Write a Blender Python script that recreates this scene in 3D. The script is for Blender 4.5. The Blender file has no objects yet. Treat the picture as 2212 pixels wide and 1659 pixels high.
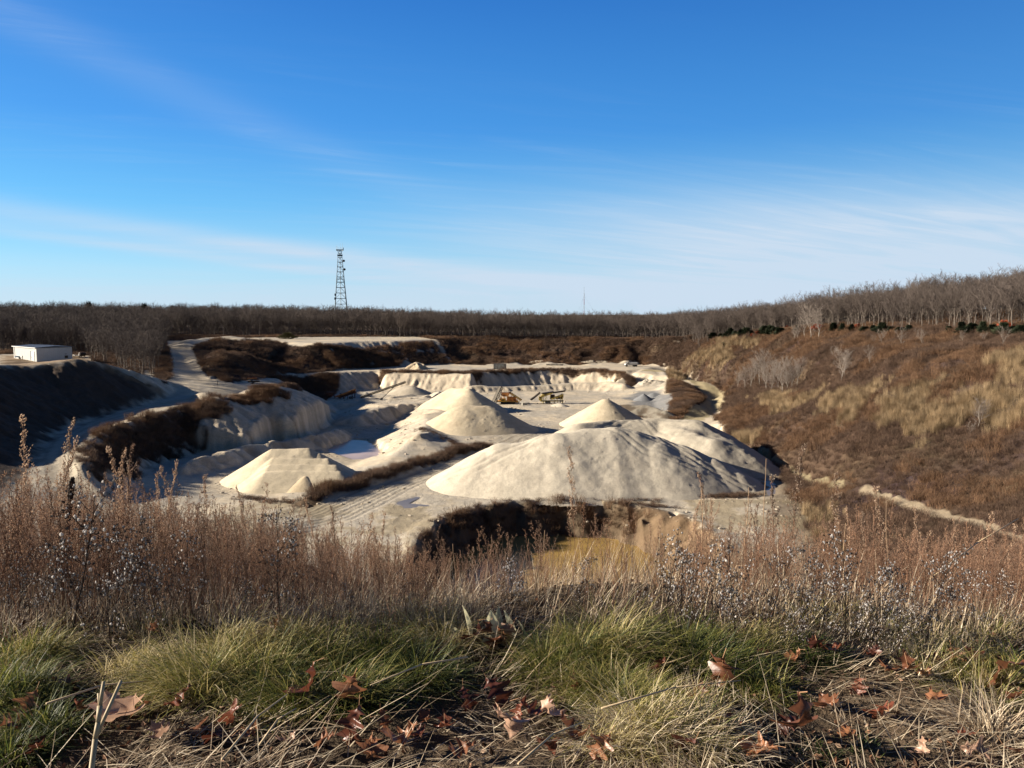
import bpy, bmesh, math, random
import numpy as np
from mathutils import Vector, Matrix
from mathutils.geometry import delaunay_2d_cdt

random.seed(7); RNG = np.random.default_rng(7)
SC = bpy.context.scene; COL = SC.collection
# ------------------------------------------------------------------ camera
FPX = 1671.0; W2, H2 = 1106.0, 829.5
PITCH = math.atan((829.5-674.0)/FPX)
cd = bpy.data.cameras.new('camera'); cam = bpy.data.objects.new('camera', cd); COL.objects.link(cam)
cd.sensor_fit = 'HORIZONTAL'; cd.sensor_width = 36.0; cd.lens = 36.0*FPX/2212.0
cd.clip_start = 0.05; cd.clip_end = 60000
cam.location = (0, 0, 0); cam.rotation_euler = (math.pi/2-PITCH, 0, 0)
SC.camera = cam
# ------------------------------------------------------------------ light
SUN_EL = math.radians(19.0); SUN_AZ = math.radians(-89.0)      # azimuth from +Y towards +X
sdir = Vector((math.sin(SUN_AZ)*math.cos(SUN_EL), math.cos(SUN_AZ)*math.cos(SUN_EL), math.sin(SUN_EL)))
sl = bpy.data.lights.new('sun', 'SUN'); sl.energy = 5.0; sl.angle = math.radians(0.55); sl.color = (1.0, 0.885, 0.73)
so = bpy.data.objects.new('sun', sl); COL.objects.link(so)
so.rotation_euler = sdir.to_track_quat('Z', 'Y').to_euler(); so.location = (-50, 30, 60)
SC.view_settings.view_transform = 'Standard'; SC.view_settings.look = 'None'
SC.view_settings.exposure = 1.32; SC.view_settings.gamma = 1.0

def nn(nt, t, **kw):
    n = nt.nodes.new(t)
    for k, v in kw.items():
        if k.startswith('i_'): n.inputs[k[2:].replace('_', ' ')].default_value = v
        else: setattr(n, k, v)
    return n
def mathn(nt, op, a, b=None, c=None, clamp=False):
    n = nt.nodes.new('ShaderNodeMath'); n.operation = op; n.use_clamp = clamp
    for i, v in enumerate((a, b, c)):
        if v is None: continue
        if isinstance(v, (int, float)): n.inputs[i].default_value = v
        else: nt.links.new(v, n.inputs[i])
    return n.outputs[0]
def ramp(nt, fac, stops, interp='LINEAR'):
    r = nt.nodes.new('ShaderNodeValToRGB'); r.color_ramp.interpolation = interp
    els = r.color_ramp.elements
    while len(els) < len(stops): els.new(0.5)
    for e, (p, c) in zip(els, stops):
        e.position = p; e.color = (c, c, c, 1) if isinstance(c, (int, float)) else (*c, 1)
    nt.links.new(fac, r.inputs[0]); return r.outputs[0]
def mixc(nt, f, a, b, blend='MIX'):
    m = nt.nodes.new('ShaderNodeMix'); m.data_type = 'RGBA'; m.blend_type = blend
    def put(s, v):
        if isinstance(v, (int, float)): s.default_value = v
        elif isinstance(v, tuple): s.default_value = (*v[:3], 1)
        else: nt.links.new(v, s)
    put(m.inputs[0], f); put(m.inputs[6], a); put(m.inputs[7], b); return m.outputs[2]

SC.cycles.diffuse_bounces = 2; SC.cycles.max_bounces = 8; SC.cycles.transparent_max_bounces = 8
# world: hand-set sky gradient over some physical sky, with thin cirrus worked out on the sky dome directions
w = bpy.data.worlds.new('World'); SC.world = w; w.use_nodes = True
nt = w.node_tree; nt.nodes.clear(); L = nt.links.new
sky = nn(nt, 'ShaderNodeTexSky'); sky.sky_type = 'NISHITA'; sky.sun_disc = False
sky.sun_elevation = SUN_EL; sky.sun_rotation = SUN_AZ
sky.altitude = 200; sky.air_density = 1.0; sky.dust_density = 0.1; sky.ozone_density = 3.0
tc = nn(nt, 'ShaderNodeTexCoord'); sep = nn(nt, 'ShaderNodeSeparateXYZ'); L(tc.outputs['Generated'], sep.inputs[0])
X, Y, Z = sep.outputs
zz = mathn(nt, 'MAXIMUM', Z, 0.02)
gx = mathn(nt, 'DIVIDE', X, mathn(nt, 'ADD', zz, 0.10)); gy = mathn(nt, 'DIVIDE', Y, mathn(nt, 'ADD', zz, 0.10))
def cloud(rot, sx, sy, off, scale, lo, hi, detail=9, dist=1.2, rough=0.62):
    c = nn(nt, 'ShaderNodeCombineXYZ'); ca, sa = math.cos(rot), math.sin(rot)
    u = mathn(nt, 'ADD', mathn(nt, 'MULTIPLY', gx, ca), mathn(nt, 'MULTIPLY', gy, sa))
    v = mathn(nt, 'ADD', mathn(nt, 'MULTIPLY', gx, -sa), mathn(nt, 'MULTIPLY', gy, ca))
    L(mathn(nt, 'MULTIPLY', u, sx), c.inputs[0]); L(mathn(nt, 'MULTIPLY', v, sy), c.inputs[1]); c.inputs[2].default_value = off
    t = nn(nt, 'ShaderNodeTexNoise'); t.inputs['Scale'].default_value = scale; t.inputs['Detail'].default_value = detail
    t.inputs['Roughness'].default_value = rough; t.inputs['Distortion'].default_value = dist
    L(c.outputs[0], t.inputs['Vector'])
    return ramp(nt, t.outputs['Fac'], [(lo, 0.0), (hi, 1.0)], 'EASE')
def gauss_el(z0, wd):        # band in elevation
    d = mathn(nt, 'DIVIDE', mathn(nt, 'SUBTRACT', Z, z0), wd)
    return mathn(nt, 'POWER', 2.718, mathn(nt, 'MULTIPLY', mathn(nt, 'MULTIPLY', d, d), -1.0))
# elevation shifted with azimuth so that bands slope as in the picture
def band(z0, slope, wd, x0=None, xw=None, amp=1.0):
    zs = mathn(nt, 'SUBTRACT', Z, mathn(nt, 'MULTIPLY', X, slope))
    d = mathn(nt, 'DIVIDE', mathn(nt, 'SUBTRACT', zs, z0), wd)
    g = mathn(nt, 'POWER', 2.718, mathn(nt, 'MULTIPLY', mathn(nt, 'MULTIPLY', d, d), -1.0))
    if x0 is not None:
        e = mathn(nt, 'DIVIDE', mathn(nt, 'SUBTRACT', X, x0), xw)
        g = mathn(nt, 'MULTIPLY', g, mathn(nt, 'POWER', 2.718, mathn(nt, 'MULTIPLY', mathn(nt, 'MULTIPLY', e, e), -1.0)))
    return mathn(nt, 'MULTIPLY', g, amp)
streak = cloud(0.45, 0.35, 2.6, 3.1, 1.1, 0.38, 0.78)
soft = cloud(0.3, 0.5, 1.4, 8.4, 0.9, 0.30, 0.80, detail=5, dist=0.5)
fine = cloud(0.15, 0.25, 3.2, 1.7, 2.2, 0.40, 0.75)
CL = []
CL.append(mathn(nt, 'MULTIPLY', band(0.092, -0.03, 0.058, 0.36, 0.38, 1.65), mathn(nt, 'ADD', mathn(nt, 'ADD', mathn(nt, 'MULTIPLY', streak, 0.28), mathn(nt, 'MULTIPLY', soft, 0.25)), 0.42)))   # bright veil right of centre
CL.append(mathn(nt, 'MULTIPLY', band(0.042, -0.12, 0.013, -0.25, 0.45, 0.85), mathn(nt, 'ADD', mathn(nt, 'MULTIPLY', soft, 0.5), 0.45)))    # long low streak left
CL.append(mathn(nt, 'MULTIPLY', band(0.022, -0.12, 0.007, -0.40, 0.32, 0.70), mathn(nt, 'ADD', mathn(nt, 'MULTIPLY', soft, 0.6), 0.35)))
CL.append(mathn(nt, 'MULTIPLY', band(0.112, -0.36, 0.022, -0.38, 0.26, 0.34), mathn(nt, 'ADD', mathn(nt, 'MULTIPLY', streak, 0.9), 0.25)))   # diagonal wisp upper left
CL.append(mathn(nt, 'MULTIPLY', band(0.008, 0.0, 0.040, None, None, 1.0), mathn(nt, 'ADD', mathn(nt, 'MULTIPLY', soft, 0.4), 0.5)))        # pale band on the horizon
CL.append(mathn(nt, 'MULTIPLY', band(0.17, -0.1, 0.10, None, None, 0.16), mathn(nt, 'MULTIPLY', fine, streak)))
tot = CL[0]
for c in CL[1:]: tot = mathn(nt, 'ADD', tot, c)
tot = mathn(nt, 'MINIMUM', tot, 0.92)
grad = ramp(nt, mathn(nt, 'MAXIMUM', Z, 0.0), [(0.0, (0.38, 0.64, 0.80)), (0.05, (0.26, 0.60, 0.84)), (0.13, (0.095, 0.43, 0.82)), (0.22, (0.034, 0.275, 0.74)), (0.36, (0.010, 0.165, 0.58)), (0.48, (0.006, 0.04, 0.19)), (1.0, (0.002, 0.012, 0.06))])  # last stops, above the view, set darker to cut fill light
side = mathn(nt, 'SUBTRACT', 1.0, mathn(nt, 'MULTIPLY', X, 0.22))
side = mathn(nt, 'MULTIPLY', side, ramp(nt, mathn(nt, 'ADD', mathn(nt, 'MULTIPLY', Y, 0.5), 0.5), [(0.20, 0.28), (0.62, 1.0)]))   # unseen sky behind the viewer dimmed to weaken the fill in shadows
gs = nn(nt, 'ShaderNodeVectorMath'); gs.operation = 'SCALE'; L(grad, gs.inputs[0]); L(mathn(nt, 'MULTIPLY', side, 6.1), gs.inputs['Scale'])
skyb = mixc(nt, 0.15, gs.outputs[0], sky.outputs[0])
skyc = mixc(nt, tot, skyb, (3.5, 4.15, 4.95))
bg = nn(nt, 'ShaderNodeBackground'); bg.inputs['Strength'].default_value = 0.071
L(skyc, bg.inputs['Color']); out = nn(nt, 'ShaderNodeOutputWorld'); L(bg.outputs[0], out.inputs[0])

# ------------------------------------------------------------------ image <-> place helpers
def ray(px, py):
    a = (px-W2)/FPX; b = (H2-py)/FPX
    return np.array([a, b*math.sin(PITCH)+math.cos(PITCH), b*math.cos(PITCH)-math.sin(PITCH)])
def G(px, py, z):
    d = ray(px, py); t = z/d[2]; return (d[0]*t, d[1]*t, z)
def D(px, py, y):
    d = ray(px, py); t = y/d[1]; return (d[0]*t, y, d[2]*t)
def slope_px(py):
    d = ray(W2, py); return -d[2]/d[1]
def crest(px, py, foot_py, zf=-35.0, tan=0.6):      # crest of a heap whose near foot shows at foot_py on ground zf
    yf = -zf/slope_px(foot_py); s = slope_px(py)
    return D(px, py, (-zf+tan*yf)/(s+tan))

def hash2(ix, iy, seed):
    h = (ix.astype(np.int64)*374761393+iy.astype(np.int64)*668265263+seed*974634777) & 0x7fffffff
    h = ((h ^ (h >> 13))*1274126177) & 0x7fffffff
    return ((h ^ (h >> 16)) & 0xffff)/65535.0
def vnoise(x, y, seed=0):
    x = np.asarray(x, float); y = np.asarray(y, float)
    ix = np.floor(x); iy = np.floor(y); fx = x-ix; fy = y-iy
    fx = fx*fx*(3-2*fx); fy = fy*fy*(3-2*fy)
    a = hash2(ix, iy, seed); b = hash2(ix+1, iy, seed); c = hash2(ix, iy+1, seed); d = hash2(ix+1, iy+1, seed)
    return (a*(1-fx)+b*fx)*(1-fy)+(c*(1-fx)+d*fx)*fy-0.5
def fbm(x, y, o=4, seed=0, g=0.5):
    r = 0; a = 1
    for i in range(o):
        r = r+a*vnoise(x*2**i+17.3*i, y*2**i-9.1*i, seed+i); a *= g
    return r
def sstep(a, b, x):
    t = np.clip((x-a)/(b-a), 0, 1); return t*t*(3-2*t)
def in_poly(x, y, poly):
    ins = np.zeros(np.shape(x), bool); n = len(poly)
    for i in range(n):
        x1, y1 = poly[i][:2]; x2, y2 = poly[(i+1) % n][:2]
        if y1 == y2: continue
        c = ((y1 > y) != (y2 > y)) & (x < (x2-x1)*(y-y1)/(y2-y1)+x1); ins ^= c
    return ins
def seg_dist(x, y, pts):
    """distance to polyline, and interpolated z and arc length there"""
    bd = np.full(np.shape(x), 1e9); bz = np.zeros(np.shape(x)); bs = np.zeros(np.shape(x)); acc = 0
    if len(pts) == 1:
        p = pts[0]; return np.hypot(x-p[0], y-p[1]), np.full(np.shape(x), p[2] if len(p) > 2 else 0), bs
    for p, q in zip(pts[:-1], pts[1:]):
        dx, dy = q[0]-p[0], q[1]-p[1]; l2 = dx*dx+dy*dy; l = math.sqrt(l2)
        t = np.clip(((x-p[0])*dx+(y-p[1])*dy)/l2, 0, 1)
        d = np.hypot(x-p[0]-t*dx, y-p[1]-t*dy); m = d < bd
        bd = np.where(m, d, bd); bs = np.where(m, acc+t*l, bs)
        if len(p) > 2: bz = np.where(m, p[2]+t*(q[2]-p[2]), bz)
        acc += l
    return bd, bz, bs
def poly_sd(x, y, poly):                             # signed distance, negative inside
    d, _, _ = seg_dist(x, y, [p[:2] for p in poly]+[poly[0][:2]])
    return np.where(in_poly(x, y, poly), -d, d)

# ------------------------------------------------------------------ object helpers
def tag(o, label=None, cat=None, group=None, kind=None):
    if label: o['label'] = label
    if cat: o['category'] = cat
    if group: o['group'] = group
    if kind: o['kind'] = kind
    return o
def link(name, me, mat=None, parent=None, loc=None, rz=0.0):
    o = bpy.data.objects.new(name, me); COL.objects.link(o)
    if mat is not None and me is not None and not me.materials: me.materials.append(mat)
    if parent is not None: o.parent = parent
    if loc is not None: o.location = loc
    o.rotation_euler[2] = rz
    return o
def empty(name, loc, rz=0.0):
    o = bpy.data.objects.new(name, None); COL.objects.link(o); o.location = loc; o.rotation_euler[2] = rz
    o.empty_display_size = 0.5; return o
def np_mesh(name, co, faces, smooth=False, color=None, attrs=None):
    """faces: (n,k) int array (k = 3 or 4)"""
    me = bpy.data.meshes.new(name); co = np.asarray(co, np.float32); faces = np.asarray(faces, np.int32)
    k = faces.shape[1]; n = len(faces)
    me.vertices.add(len(co)); me.vertices.foreach_set('co', co.ravel())
    me.loops.add(n*k); me.loops.foreach_set('vertex_index', faces.ravel())
    me.polygons.add(n); me.polygons.foreach_set('loop_start', np.arange(0, n*k, k, dtype=np.int32))
    me.update(calc_edges=True)
    me.polygons.foreach_set('use_smooth', np.full(n, smooth))
    if color is not None:
        a = me.color_attributes.new('Col', 'FLOAT_COLOR', 'POINT')
        c = np.ones((len(co), 4), np.float32); c[:, :3] = color; a.data.foreach_set('color', c.ravel())
    for k_, v in (attrs or {}).items():
        a = me.attributes.new(k_, 'FLOAT', 'POINT'); a.data.foreach_set('value', np.asarray(v, np.float32))
    return me
class MB:
    """collects boxes, tubes and plates and links them as one mesh object"""
    def __init__(s): s.v = []; s.f = []
    def add(s, vs, fs):
        b = len(s.v); s.v += [tuple(v) for v in vs]; s.f += [tuple(i+b for i in f) for f in fs]
    def box(s, c, d, rz=0.0, ry=0.0, rx=0.0):
        m = Matrix.Rotation(rz, 3, 'Z') @ Matrix.Rotation(ry, 3, 'Y') @ Matrix.Rotation(rx, 3, 'X'); c = Vector(c)
        P = [c+m @ Vector((x*d[0]/2, y*d[1]/2, z*d[2]/2)) for x in (-1, 1) for y in (-1, 1) for z in (-1, 1)]
        s.add(P, [(0, 1, 3, 2), (4, 6, 7, 5), (0, 4, 5, 1), (2, 3, 7, 6), (0, 2, 6, 4), (1, 5, 7, 3)])
    def tube(s, p, q, r0, r1=None, n=6, cap=True):
        p, q = Vector(p), Vector(q); r1 = r0 if r1 is None else r1; z = (q-p)
        if z.length < 1e-6: return
        z.normalize(); a = z.orthogonal().normalized(); b = z.cross(a)
        P = [p+(a*math.cos(t)+b*math.sin(t))*r0 for t in [2*math.pi*i/n for i in range(n)]]
        P += [q+(a*math.cos(t)+b*math.sin(t))*r1 for t in [2*math.pi*i/n for i in range(n)]]
        F = [(i, (i+1) % n, n+(i+1) % n, n+i) for i in range(n)]
        if cap: F += [tuple(range(n-1, -1, -1)), tuple(range(n, 2*n))]
        s.add(P, F)
    def beam(s, p, q, w, h):                          # rectangular bar from p to q
        p, q = Vector(p), Vector(q); z = (q-p); l = z.length; z.normalize()
        a = z.cross(Vector((0, 0, 1)));
        a = a.normalized() if a.length > 1e-4 else Vector((1, 0, 0)); b = a.cross(z)
        P = [e+a*x*w/2+b*y*h/2 for e in (p, q) for x, y in ((-1, -1), (1, -1), (1, 1), (-1, 1))]
        s.add(P, [(0, 3, 2, 1), (4, 5, 6, 7), (0, 1, 5, 4), (1, 2, 6, 5), (2, 3, 7, 6), (3, 0, 4, 7)])
    def prism(s, poly, y0, y1):                       # polygon in xz extruded along y
        n = len(poly); P = [(x, y0, z) for x, z in poly]+[(x, y1, z) for x, z in poly]
        s.add(P, [tuple(range(n)), tuple(range(2*n-1, n-1, -1))]+[(i, n+i, n+(i+1) % n, (i+1) % n) for i in range(n)])
    def build(s, name, mat, parent=None, loc=None, rz=0.0, smooth=False, bevel=0.0):
        me = bpy.data.meshes.new(name); me.from_pydata(s.v, [], s.f); me.update()
        bm = bmesh.new(); bm.from_mesh(me); bmesh.ops.recalc_face_normals(bm, faces=bm.faces)
        if bevel > 0: bmesh.ops.bevel(bm, geom=list(bm.edges), offset=bevel, segments=1, affect='EDGES')
        bm.to_mesh(me); bm.free()
        if smooth: me.polygons.foreach_set('use_smooth', [True]*len(me.polygons))
        return link(name, me, mat, parent, loc, rz)

# ------------------------------------------------------------------ materials
def mat_simple(name, col, rough=0.8, metal=0.0, var=0.25, scale=3.0, bump=0.0, spec=0.3, rust=None, coords='Object'):
    m = bpy.data.materials.new(name); m.use_nodes = True; nt = m.node_tree; L = nt.links.new
    b = nt.nodes['Principled BSDF']; b.inputs['Roughness'].default_value = rough; b.inputs['Metallic'].default_value = metal
    b.inputs['Specular IOR Level'].default_value = spec
    tc = nn(nt, 'ShaderNodeTexCoord'); t = nn(nt, 'ShaderNodeTexNoise'); t.inputs['Scale'].default_value = scale; t.inputs['Detail'].default_value = 6
    L(tc.outputs[coords], t.inputs['Vector'])
    dk = tuple(c*(1-var) for c in col); lt = tuple(min(1, c*(1+var)) for c in col)
    c = ramp(nt, t.outputs['Fac'], [(0.3, dk), (0.7, lt)])
    if rust:
        t2 = nn(nt, 'ShaderNodeTexNoise'); t2.inputs['Scale'].default_value = scale*0.6; t2.inputs['Detail'].default_value = 8
        t2.inputs['Roughness'].default_value = 0.7; L(tc.outputs[coords], t2.inputs['Vector'])
        c = mixc(nt, ramp(nt, t2.outputs['Fac'], [(0.48, 0.0), (0.60, 1.0)]), c, rust)
    L(c, b.inputs['Base Color'])
    if bump > 0:
        bp = nn(nt, 'ShaderNodeBump'); bp.inputs['Strength'].default_value = bump; bp.inputs['Distance'].default_value = 0.05
        L(t.outputs['Fac'], bp.inputs['Height']); L(bp.outputs[0], b.inputs['Normal'])
    return m
def mat_ground(name, detail=1.0, bumpd=0.25):
    """albedo from the mesh's Col attribute, broken up by grain at several sizes"""
    m = bpy.data.materials.new(name); m.use_nodes = True; nt = m.node_tree; L = nt.links.new
    b = nt.nodes['Principled BSDF']; b.inputs['Roughness'].default_value = 0.95; b.inputs['Specular IOR Level'].default_value = 0.15
    a = nn(nt, 'ShaderNodeAttribute', attribute_name='Col'); tc = nn(nt, 'ShaderNodeTexCoord')
    hs = []
    for sc, dt in ((0.35, 8), (2.5, 8), (11.0, 4)):
        t = nn(nt, 'ShaderNodeTexNoise'); t.inputs['Scale'].default_value = sc; t.inputs['Detail'].default_value = dt
        t.inputs['Roughness'].default_value = 0.65; L(tc.outputs['Object'], t.inputs['Vector']); hs.append(t.outputs['Fac'])
    v = ramp(nt, hs[0], [(0.25, 0.80), (0.75, 1.16)]); c = mixc(nt, 1.0, a.outputs['Color'], v, 'MULTIPLY')
    v = ramp(nt, hs[1], [(0.25, 0.78), (0.75, 1.18)]); c = mixc(nt, detail, c, mixc(nt, 1.0, c, v, 'MULTIPLY'))
    L(c, b.inputs['Base Color'])
    h = mathn(nt, 'ADD', hs[1], mathn(nt, 'MULTIPLY', hs[2], 0.35))
    bp = nn(nt, 'ShaderNodeBump'); bp.inputs['Strength'].default_value = 0.6; bp.inputs['Distance'].default_value = bumpd
    L(h, bp.inputs['Height']); L(bp.outputs[0], b.inputs['Normal'])
    return m
def mat_veg(name, cols, rough=0.8, trans=0.25, objvar=True, ramp_by='island', spec=0.2):
    """plant material: colour picked per leaf / blade / clump"""
    m = bpy.data.materials.new(name); m.use_nodes = True; nt = m.node_tree; L = nt.links.new; nt.nodes.clear()
    out = nn(nt, 'ShaderNodeOutputMaterial')
    if ramp_by == 'island':
        g = nn(nt, 'ShaderNodeNewGeometry'); f = g.outputs['Random Per Island']
    elif ramp_by == 'attr':
        g = nn(nt, 'ShaderNodeAttribute', attribute_name='var'); f = g.outputs['Fac']
    else:
        g = nn(nt, 'ShaderNodeObjectInfo'); f = g.outputs['Random']
    n = len(cols); c = ramp(nt, f, [((i+0.5)/n if n > 1 else 0, cc) for i, cc in enumerate(cols)])
    if objvar:
        oi = nn(nt, 'ShaderNodeObjectInfo'); c = mixc(nt, 1.0, c, ramp(nt, oi.outputs['Random'], [(0, (0.72, 0.72, 0.74)), (1, (1.25, 1.2, 1.15))]), 'MULTIPLY')
    d = nn(nt, 'ShaderNodeBsdfPrincipled'); d.inputs['Roughness'].default_value = rough; d.inputs['Specular IOR Level'].default_value = spec
    L(c, d.inputs['Base Color'])
    if trans > 0:
        t = nn(nt, 'ShaderNodeBsdfTranslucent'); L(c, t.inputs['Color'])
        ms = nn(nt, 'ShaderNodeMixShader'); ms.inputs[0].default_value = trans; L(d.outputs[0], ms.inputs[1]); L(t.outputs[0], ms.inputs[2])
        L(ms.outputs[0], out.inputs[0])
    else: L(d.outputs[0], out.inputs[0])
    return m
def mat_water(name, col, rough=0.03, alpha=None, bump=0.02):
    m = bpy.data.materials.new(name); m.use_nodes = True; nt = m.node_tree; L = nt.links.new
    b = nt.nodes['Principled BSDF']; b.inputs['Base Color'].default_value = (*col, 1); b.inputs['Roughness'].default_value = rough
    b.inputs['IOR'].default_value = 1.33; b.inputs['Specular IOR Level'].default_value = 0.5
    tc = nn(nt, 'ShaderNodeTexCoord'); t = nn(nt, 'ShaderNodeTexNoise'); t.inputs['Scale'].default_value = 1.3; t.inputs['Detail'].default_value = 4
    L(tc.outputs['Object'], t.inputs['Vector'])
    bp = nn(nt, 'ShaderNodeBump'); bp.inputs['Strength'].default_value = bump; bp.inputs['Distance'].default_value = 0.1
    L(t.outputs['Fac'], bp.inputs['Height']); L(bp.outputs[0], b.inputs['Normal'])
    t2 = nn(nt, 'ShaderNodeTexNoise'); t2.inputs['Scale'].default_value = 0.25; t2.inputs['Detail'].default_value = 5; L(tc.outputs['Object'], t2.inputs['Vector'])
    L(ramp(nt, t2.outputs['Fac'], [(0.3, tuple(c*0.8 for c in col)), (0.7, tuple(c*1.15 for c in col))]), b.inputs['Base Color'])
    return m
# ================================================================== TERRAIN
# break lines of the pit: (picture column, picture row, height below the eye) -> a real point of the ground
BL = []      # polylines of (x, y, z)
def bl(*pts): BL.append([G(*p) for p in pts])
def wl(*pts): BL.append([tuple(p) for p in pts])
# far cut and its plateau edge
bl((585,790,-24.5),(600,765,-20.5),(640,752,-17.5),(680,742,-15.5),(760,738,-15.5),(880,735,-15.5),(945,733,-15.5),(1000,730,-15.2),(1100,729,-15.2),(1250,731,-15.6),(1380,736,-16.2),(1460,742,-17))
bl((590,806,-26.3),(660,803,-27),(740,799,-27.4),(800,795,-27.6),(900,790,-27.8),(985,787,-28),(1100,785,-28),(1250,785,-28),(1380,786,-28),(1425,790,-28))
bl((585,811,-26),(650,807,-27),(740,804,-27.6),(815,801,-27.9),(830,804,-27.9),(900,805,-27.9),(960,806,-27.9),(1022,808,-27.8),(1032,804,-28),(1100,801,-28.2),(1180,799,-28.3),(1240,799,-28.3),(1300,802,-28.2),(1345,808,-28.5))
bl((640,850,-33.5),(700,862,-34.5),(735,850,-35),(745,847,-35),(822,838,-35),(830,841,-34.8),(900,843,-34.8),(960,845,-34.8),(1020,846,-34.8),(1035,838,-34.8),(1100,835,-34.8),(1180,832.5,-34.8),(1240,832,-34.8),(1290,832,-34.6),(1335,834,-34.2))
bl((1362,812,-30.5),(1375,803,-28.5),(1390,797,-28)); bl((1420,812,-29.5),(1440,808,-28.5),(1430,800,-28.2))
bl((1370,830,-33.5),(1430,832,-33))
# plateau on the left, track and bluff
bl((370,737,-16),(390,760,-17.5),(405,790,-20),(440,825,-22.5),(560,832,-24)); 
bl((355,745,-16.3),(372,765,-17.5),(375,800,-20),(392,830,-22.5)); bl((420,745,-16.5),(425,775,-18),(450,805,-21),(500,828,-23),(570,822,-24))
bl((480,765,-16.0),(560,775,-20.5),(590,800,-25)); bl((470,735,-15),(560,735,-15))
BL.append([D(0,786,200),D(60,789,206),D(130,781,212),D(165,774,216),D(215,781,220),D(245,797,221),(D(290,818,222)),D(330,840,223),D(355,853,225)])
wl(D(0,786,200),(-127,180,-15.5),(-120,162,-17.5),(-117,150,-19.5),(-114,138,-23),(-104,113,-27),(-92,80,-26))
bl((100,960,-28),(130,930,-27.6),(200,905,-26.7),(280,882,-25.6),(370,858,-24.9),(440,848,-24.3))
wl(G(100,960,-28),G(60,1010,-29.3),(-84,126,-31),(-72,98,-31),(-62,75,-29))
bl((120,985,-28.7),(150,1045,-31),(250,1090,-33.5),(400,1115,-35))
# rim and toe of the embankment inside the curve of the road
bl((215,1055,-31.5),(180,1000,-28.5),(188,955,-27.5),(230,925,-26.5),(300,905,-26.2),(370,885,-25.6),(430,866,-25),(520,860,-26),(580,845,-25.5),(615,833,-25),(645,838,-27),(675,858,-31.5))
bl((260,1075,-34),(228,1050,-33),(285,1030,-34.5),(350,1000,-35.5),(450,970,-36),(560,953,-36.5),(640,935,-37),(712,918,-37.5),(735,890,-37),(715,872,-35.5))
bl((420,1035,-36),(520,1025,-36.3),(600,1012,-36.8),(690,985,-37.4),(745,958,-37.9),(765,935,-37.9))
bl((500,1065,-35.8),(600,1065,-35.8),(680,1045,-36),(740,1012,-37),(795,985,-37.8),(797,957,-37.9),(829,932,-37.9),(858,911,-37.7),(876,899,-37))
bl((770,1024,-35.3),(850,985,-34.5),(905,937,-32.5),(925,912,-32.2),(915,895,-33),(950,888,-33.7))
bl((640,1092,-35),(700,1062,-35),(830,1022,-35),(950,985,-35),(1045,958,-35))
# cut blocks of the inner basin
bl((728,890,-36.2),(748,897,-35.2),(771,899,-34.5),(800,886,-33.5),(826,875,-33),(850,877,-33)); bl((772,923,-37.3),(805,921,-37.6),(857,909,-37.5))
bl((857,876,-33),(900,871,-33),(938,868,-33.2)); bl((866,893,-36),(880,898,-36.3),(905,880,-34.3))
bl((716,873,-35.2),(780,872,-35),(840,865,-34.6),(900,858,-34.6))
# open floor
for p in ((1000,1070),(1250,1070),(1500,1060),(1100,960),(1000,960),(1250,880),(1150,905),(1350,880),(1300,850),(1420,870),(1450,900),(1500,990),(1050,880),(1200,950),(1600,1040),(900,1075),(820,1090),(700,1120),(550,1110),(1000,860),(1200,860)): BL.append([G(*p,-35)])
# right bank: lines run along the bank, each at its own height
bl((1480,738,-16),(1540,730,-13),(1600,721,-10.5),(1680,714,-8),(1760,713,-7),(1860,714,-6.3),(2000,717,-5.8),(2212,722,-5.2),(2350,724,-5))
bl((1470,775,-24),(1560,780,-21.5),(1620,775,-19),(1700,778,-17.5),(1800,780,-14.5),(1900,775,-12.3),(2000,785,-11.8),(2212,790,-10.3),(2400,800,-9))
bl((1500,820,-29.5),(1560,832,-31),(1620,845,-28.5),(1680,845,-25.6),(1740,830,-22.3),(1800,852,-21.5),(1900,850,-18.6),(2000,850,-17),(2212,855,-14.7),(2400,860,-13))
bl((1560,905,-34),(1620,910,-31.5),(1700,900,-27),(1780,905,-25),(1880,930,-23.8),(2000,930,-22),(2100,930,-20.8),(2212,935,-19.6),(2400,960,-18.5))
bl((1600,945,-35),(1680,965,-32),(1760,965,-29),(1860,990,-27.5),(2000,1000,-25.5),(2212,1010,-23.2),(2400,1030,-21.5))
bl((1720,1022,-34.8),(1790,1035,-32.3),(1850,1052,-31),(1950,1082,-29.6),(2080,1122,-28.6),(2212,1168,-27.7),(2400,1235,-27))
wl((60,175,-35),(58,150,-34.9),(53,128,-34.8),(46,104,-34.8),(40,80,-34.6)); wl((57,118,-31.5),(54,100,-30.5),(52,85,-30))
bl((1545,860,-34.2),(1538,885,-34.8),(1480,912,-35),(1500,930,-35.1),(1560,945,-35))
bl((1470,812,-31.5),(1530,838,-33.5),(1552,860,-34.2))
# plateaus and far country
for x, y, z in ((-420,700,-7),(-250,700,-8),(-100,700,-12),(0,700,-16),(100,700,-20),(220,700,-12),(420,700,-4),(-420,480,-10),(-250,500,-12),(-120,520,-13.5),(0,560,-15.5),(90,520,-17),(180,480,-9),(250,420,0),(420,400,8),(180,300,0.5),(250,280,7),(420,250,14),(150,200,-1),(200,180,5),(420,120,14),(150,100,0),(130,40,-2),(420,-60,6),(200,-60,0),
                (-420,300,-12),(-300,330,-14),(-220,300,-15.5),(-200,260,-15.8),(-170,270,-15.8),(-150,232,-15.6),(-165,215,-15.5),(-180,180,-16),(-420,150,-9),(-250,180,-13),(-180,120,-20),(-420,-60,-4),(-150,40,-16),(-130,0,-13),(-150,-60,-2),
                (-60,60,-27),(-30,66,-35),(0,66,-35),(20,68,-35),(35,66,-33.5),(60,60,-25),(90,60,-14),(-300,420,-13),(-160,420,-15)):
    BL.append([(x, y, z)])
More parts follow.
